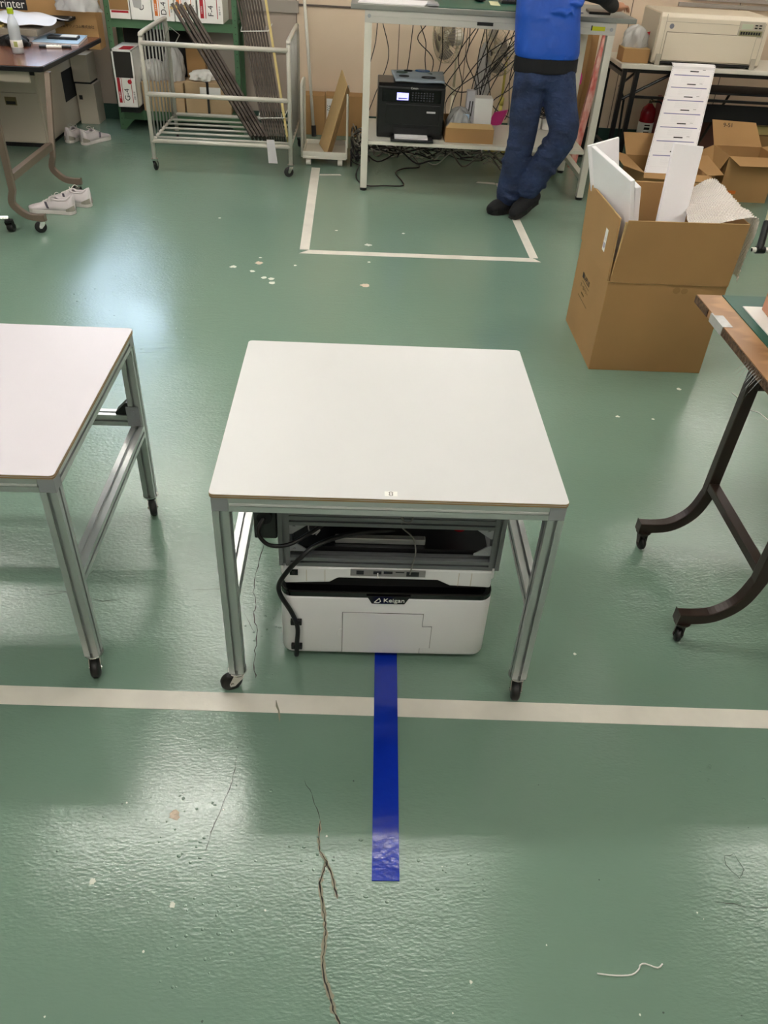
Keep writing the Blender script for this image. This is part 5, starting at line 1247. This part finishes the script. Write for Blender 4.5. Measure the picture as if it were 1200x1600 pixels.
# ------------------------------------------------------------------ shoes
def shoe(loc, deg, label, group, m='shoe_white', stripe='shoe_stripe', lift=0):
    """sneaker along +x (toe), heel at x=0; length .27"""
    t = thing('sneaker', (0, 0, 0), label, 'shoe', group)
    Ls = .27
    def half(x):
        q = x / Ls
        return (.031 + .004 * math.sin(PI * min(1, q * 1.4)) if q < .5 else .035 + .012 * math.sin(PI * (q - .5) / .8)) * (1 if q < .82 else math.sqrt(max(.02, 1 - ((q - .82) / .185) ** 2))) * (1 if q > .1 else math.sqrt(max(.05, 1 - ((.1 - q) / .105) ** 2)))
    N = 20
    def ring_poly(sc, dz_): return None
    # sole
    vs = []; fs = []
    xs = [Ls * i / N for i in range(N + 1)]
    sole = MB()
    out = [(x, half(x) * 1.06) for x in xs] + [(x, -half(x) * 1.06) for x in reversed(xs)]
    sole.prism(out, 0, .024)
    s_o = sole.build('sole', 'shoe_sole', t, bevel=.004)
    # upper: cross sections
    def top(q):
        return .086 + .010 * (1 - q / .12) if q < .12 else (.078 - .006 * (q - .12) / .28 if q < .40 else (.082 - .045 * ((q - .40) / .42) ** .9 if q < .82 else .037 - .012 * (q - .82) / .18))
    up = MB(); R = 16; rings = []
    for i, x in enumerate(xs):
        q = x / Ls; h_ = half(x); tp_ = top(q)
        ring = []
        for j in range(R + 1):
            a = PI * j / R
            narrow = 1 - .35 * max(0, math.sin(a)) * (1 if q < .8 else .4)
            ring.append((x, h_ * math.cos(a) * (narrow if .1 < j / R < .9 else 1), .022 + (tp_ - .022) * math.sin(a) ** .7))
        rings.append(ring)
    vs = [p for r in rings for p in r]
    for i in range(N):
        for j in range(R):
            q = (i + .5) / N
            if q < .42 and q > .06 and 5 <= j < R - 5: continue      # foot opening
            fs.append((i * (R + 1) + j, (i + 1) * (R + 1) + j, (i + 1) * (R + 1) + j + 1, i * (R + 1) + j + 1))
    up.add(vs, fs); 
    up.add(rings[0], [tuple(range(R + 1))]); up.add(rings[-1], [tuple(range(R, -1, -1))])
    u_o = up.build('upper', m, t, smooth=True, solid=.004)
    MB().prism([(x, half(x) * .8) for x in xs[1:11]] + [(x, -half(x) * .8) for x in reversed(xs[1:11])], .026, .030).build('insole', 'shoe_inside', t)
    # collar rim
    rim = [(Ls * .07, half(Ls * .07) * .45, top(.07) - .004)] + [(Ls * q, half(Ls * q) * .62 * .75 + .004, .022 + (top(q) - .022) * .90) for q in (.15, .25, .35, .42)]
    rim = rim + [(Ls * .45, 0, top(.45) + .002)] + [(x, -y, z) for x, y, z in reversed(rim)]
    MB().tube(poly_smooth(rim, 4, closed=True), .005, 6, closed=True).build('collar', 'shoe_white', t, smooth=True)
    for q in (.47, .53, .59, .65):
        x = Ls * q; z = top(q) + .002
        MB().tube(poly_smooth([(x - .006, -.022, z - .012), (x, -.010, z), (x + .004, .010, z), (x - .004, .022, z - .012)], 3), .0022, 5).build('lace', 'lace', t, smooth=True)
    MB().tube(poly_smooth([(Ls * .46, .0, top(.46) + .003), (Ls * .42, .02, top(.46) + .02), (Ls * .36, .035, top(.46) + .012), (Ls * .42, .01, top(.46) + .006), (Ls * .40, -.025, top(.46) + .02), (Ls * .34, -.035, top(.46) + .01)], 4), .002, 5).build('lace', 'lace', t, smooth=True)
    for s in (-1, 1):
        MB().grid(lambda u, v, s=s: (Ls * (.50 + .05 * u + .05 * v), s * (half(Ls * .55) * 1.0 + .003 - .010 * v * v), .03 + .030 * v), 3, 5).build('stripe', stripe, t, solid=.002)
        MB().grid(lambda u, v, s=s: (Ls * (-.006 + .16 * u), s * (half(Ls * (.0 + .16 * u)) + .003), .018 + .028 * v * (1 - u * .6)), 5, 2).build('heel_patch', 'shoe_grey', t, solid=.002)
    t.location = loc; t.rotation_euler = (0, 0, math.radians(deg)); t.scale = (1.16, 1.2, 1.3)
    return t
shoe((-1.90, 5.46, 0), 176, 'white sneaker lying nearest, between the curved desk legs, stripe facing out', 'near pair of sneakers')
shoe((-1.84, 5.62, 0), 166, 'white sneaker behind the nearest one, heel beside the desk caster', 'near pair of sneakers')
shoe((-2.475, 7.24, 0), 80, 'white sneaker of the far pair, left one, heel against the cabinet', 'far pair of sneakers', stripe='shoe_white')
shoe((-2.345, 7.20, 0), 62, 'white sneaker of the far pair, right one, toe pointing at the rack', 'far pair of sneakers')

# ------------------------------------------------------------------ the person at the bench (facing away, weight on the left leg)
def organic(mb, name, m, parent=None, vox=.009, it=6, base=None):
    o = mb.build(name, m, parent, smooth=True, base=base)
    r = o.modifiers.new('remesh', 'REMESH'); r.mode = 'VOXEL'; r.voxel_size = vox; r.use_smooth_shade = True
    s = o.modifiers.new('smooth', 'SMOOTH'); s.factor = .6; s.iterations = it
    return o
def limb(mb, pts, rs, n=14, flat=1):
    P = poly_smooth(pts, 4); R = []
    for i in range(len(rs) - 1):
        for q in range(4): R.append(rs[i] + (rs[i + 1] - rs[i]) * q / 4)
    R.append(rs[-1]); mb.tube(P, R, n, flat=flat)
    mb.ell(P[0], R[0] * .98, 12); mb.ell(P[-1], R[-1] * .98, 12)
hipL, hipR = (1.115, 5.955, .88), (1.305, 5.95, .88)
kneeL, kneeR = (1.11, 5.90, .50), (1.375, 5.83, .56)
ankL, ankR = (1.065, 5.91, .10), (1.19, 5.85, .17)
shL, shR = (1.00, 5.99, 1.40), (1.345, 5.99, 1.40)
elL, elR = (1.03, 6.20, 1.35), (1.535, 6.05, 1.345)
wrL, wrR = (1.07, 6.43, 1.262), (1.69, 6.34, 1.262)
bd_ = MB()
for h_, k_, a_ in ((hipL, kneeL, ankL), (hipR, kneeR, ankR)):
    m1 = [(h_[i] + k_[i]) / 2 for i in range(3)]; m2 = [k_[i] * .6 + a_[i] * .4 for i in range(3)]
    limb(bd_, [h_, m1, k_, m2, a_], [.082, .07, .052, .05, .035])
bd_.ell((1.21, 5.96, .93), (.155, .10, .11)); bd_.ell((1.195, 5.975, 1.08), (.14, .095, .13)); bd_.ell((1.175, 5.98, 1.27), (.16, .105, .16))
for s_, e_, w_ in ((shL, elL, wrL), (shR, elR, wrR)):
    limb(bd_, [s_, [(s_[i] + e_[i]) / 2 for i in range(3)], e_, [(w_[i] + e_[i]) / 2 for i in range(3)], w_], [.052, .046, .038, .036, .026])
limb(bd_, [(1.175, 5.99, 1.40), (1.17, 6.01, 1.47), (1.17, 6.03, 1.52)], [.062, .052, .052])
bd_.ell((1.17, 6.055, 1.60), (.076, .094, .108), 18); bd_.ell((1.17, 6.09, 1.545), (.055, .06, .055), 14)
bd_.ell((1.17, 6.15, 1.575), (.012, .016, .018)); bd_.ell((1.17, 6.135, 1.54), (.026, .012, .007))
for s in (-1, 1):
    bd_.ell((1.17 + s * .078, 6.05, 1.585), (.010, .018, .030)); bd_.ell((1.17 + s * .03, 6.138, 1.60), (.014, .010, .008))
def hand(mb, w_, d, side, palm_n):
    """w_ wrist, d direction of the fingers, side direction of the thumb"""
    w_ = Vector(w_); d = Vector(d).normalized(); sd = Vector(side).normalized(); nn = Vector(palm_n).normalized()
    limb(mb, [w_, w_ + d * .04, w_ + d * .085], [.025, .030, .028])
    limb(mb, [w_ + sd * .015 + d * .03, w_ + sd * .018 + d * .085], [.017, .016]); limb(mb, [w_ - sd * .018 + d * .03, w_ - sd * .022 + d * .08], [.016, .015])
    for i, (off, ln) in enumerate(((.030, .072), (.010, .080), (-.010, .074), (-.029, .058))):
        b0 = w_ + d * .085 + sd * off
        limb(mb, [b0, b0 + d * ln * .45 + nn * .004 + sd * off * .15, b0 + d * ln * .75 - nn * .012 + sd * off * .2, b0 + d * ln * .9 - nn * .028 + sd * off * .22], [.0095, .009, .0082, .007], n=8)
    t0 = w_ + d * .03 + sd * .028
    limb(mb, [t0, t0 + d * .03 + sd * .025, t0 + d * .058 + sd * .030 - nn * .01], [.013, .011, .0085], n=8)
hand(bd_, wrR, (.75, .62, -.02), (-.62, .75, 0), (0, 0, 1))
hand(bd_, wrL, (.35, .93, -.02), (.93, -.35, 0), (0, 0, 1))
person = organic(bd_, 'person', 'skin', vox=.0055, it=3, base=(1.2, 5.92, 0))
tag(person, 'person in a blue vest, jeans and black shoes standing at the tall bench, back turned', 'person')
jn = MB()
for h_, k_, a_, rr in ((hipL, kneeL, ankL, (.106, .106, .094, .090, .084)), (hipR, kneeR, ankR, (.108, .110, .100, .093, .084))):
    m1 = [(h_[i] + k_[i]) / 2 for i in range(3)]; m2 = [k_[i] * .5 + a_[i] * .5 for i in range(3)]
    d = [a_[i] + (k_[i] - a_[i]) * .06 for i in range(3)]
    limb(jn, [(h_[0], h_[1], h_[2] + .03), m1, k_, m2, d], rr, 18)
jn.ell((1.21, 5.965, .89), (.200, .135, .12), 20); jn.ell((1.135, 5.92, .86), (.10, .11, .10)); jn.ell((1.285, 5.92, .86), (.10, .11, .10))
# fabric folds at the knee and hem
rf = random.Random(3)
for k_, a_, r0 in ((kneeL, ankL, .082), (kneeR, ankR, .088)):
    for i in range(7):
        q = .06 + i * .14; c = Vector(k_).lerp(Vector(a_), q); ax = (Vector(a_) - Vector(k_)).normalized()
        u = ax.cross(Vector((0, 1, 0))).normalized(); v = ax.cross(u); ph0 = rf.uniform(0, 6)
        rr = r0 + .009 - .006 * q
        jn.tube([c + (u * math.cos(ph0 + t_ * .35) + v * math.sin(ph0 + t_ * .35)) * rr * .95 + ax * (.02 * math.sin(t_ * .6)) for t_ in range(7)], [.006, .014, .019, .021, .019, .014, .006], 8)
jeans = organic(jn, 'jeans', 'denim', person, vox=.009, it=2)
sh = MB(); sh.cyl((1.212, 5.965, .905), (1.21, 5.97, 1.0), .145, n=28, T=Matrix.Translation((1.212, 5.965, 0)) @ Matrix.Diagonal((1.47, 1.03, 1, 1)) @ Matrix.Translation((-1.212, -5.965, 0))).ell((1.19, 5.98, 1.15), (.185, .125, .2), 20)
sh.ell((1.175, 5.985, 1.33), (.185, .115, .12), 20)
for s_, e_, w_ in ((shL, elL, wrL), (shR, elR, wrR)):
    w2 = [w_[i] + (e_[i] - w_[i]) * .05 for i in range(3)]
    limb(sh, [s_, [(s_[i] + e_[i]) / 2 for i in range(3)], e_, [(w2[i] + e_[i]) / 2 for i in range(3)], w2], [.070, .064, .056, .050, .042])
organic(sh, 'black_shirt', 'black_cloth', person, vox=.009, it=4)
ve = MB()
lv = [(1.207, 5.97, .995, .206, .148), (1.205, 5.97, 1.03, .214, .156), (1.195, 5.975, 1.12, .212, .155), (1.18, 5.98, 1.22, .208, .150), (1.172, 5.985, 1.32, .205, .142), (1.17, 5.99, 1.40, .18, .115), (1.17, 5.995, 1.45, .10, .08)]
N_ = 32; vs = []
for (x, y, z, a, b_) in lv:
    for j in range(N_):
        an = 2 * PI * j / N_; c_, s_ = math.cos(an), math.sin(an); p_ = .78
        vs.append((x + a * math.copysign(abs(c_) ** p_, c_), y + b_ * math.copysign(abs(s_) ** p_, s_), z))
fs = [(i * N_ + j, i * N_ + (j + 1) % N_, (i + 1) * N_ + (j + 1) % N_, (i + 1) * N_ + j) for i in range(len(lv) - 1) for j in range(N_)] + [tuple(range(N_ - 1, -1, -1)), tuple(range((len(lv) - 1) * N_, len(lv) * N_))]
ve.add(vs, fs)
for i in range(7):
    z = 1.06 + i * .05; a0 = -PI / 2 + rf.uniform(-1.0, .7)
    ve.tube([(1.195 + .205 * math.cos(a0 + t_ * .16), 5.975 + .146 * math.sin(a0 + t_ * .16), z + .008 * t_ * rf.choice((-1, 1)) * .4) for t_ in range(6)], [.006, .012, .016, .016, .012, .006], 8)
vest = organic(ve, 'vest', 'vest_blue', person, vox=.008, it=3)
MB().hexa([(1.24, 5.826, 1.0), (1.33, 5.835, 1.0), (1.33, 5.845, 1.0), (1.24, 5.836, 1.0)], [(1.24, 5.822, 1.022), (1.33, 5.831, 1.022), (1.33, 5.841, 1.022), (1.24, 5.832, 1.022)]).cyl((1.305, 5.822, 1.012), (1.305, 5.834, 1.012), .008, n=12).build('hem_tab', 'vest_blue', person, bevel=.001)
# shoes
def bshoe(heel, toe, ank, name):
    h_, t_, a_ = Vector(heel), Vector(toe), Vector(ank); d = (t_ - h_); L_ = d.length; d.normalize(); up = Vector((0, 0, 1))
    mb = MB(); c = lambda q, z: h_ + d * L_ * q + up * z
    limb(mb, [c(.02, .045), c(.25, .052), c(.5, .048), (c(.75, .042)), c(.93, .034)], [.046, .048, .052, .054, .042], 16)
    limb(mb, [c(.12, .06), a_ - Vector((0, 0, .01)), a_ + Vector((0, 0, .04))], [.042, .045, .048], 14)
    o = organic(mb, 'shoe', 'black_cloth', person, vox=.007, it=4)
    sl = MB(); sdv = up.cross(d).normalized(); pr = [(-.05, .026), (.0, .042), (.3, .044), (.6, .056), (.85, .052), (1.0, .034), (1.04, .0)]
    left = [c(q, .0) + sdv * w__ for q, w__ in pr]; right = [c(q, .0) - sdv * w__ for q, w__ in reversed(pr[:-1])]
    P = left + right; n = len(P)
    sl.add(P + [p + up * .032 for p in P], [tuple(range(n)), tuple(range(2 * n - 1, n - 1, -1))] + [(i, (i + 1) % n, n + (i + 1) % n, n + i) for i in range(n)])
    sl.build('sole', 'rubber', o, bevel=.003)
bshoe((1.125, 5.945, .002), (.945, 5.845, .002), ankL, 'shoe')
bshoe((1.265, 5.885, .085), (1.095, 5.755, .004), (1.19, 5.85, .16), 'shoe')
hr = MB(); hr.ell((1.17, 6.035, 1.625), (.084, .098, .100), 18).ell((1.17, 5.985, 1.57), (.07, .05, .06), 14)
organic(hr, 'hair', 'hair', person, vox=.007, it=2)
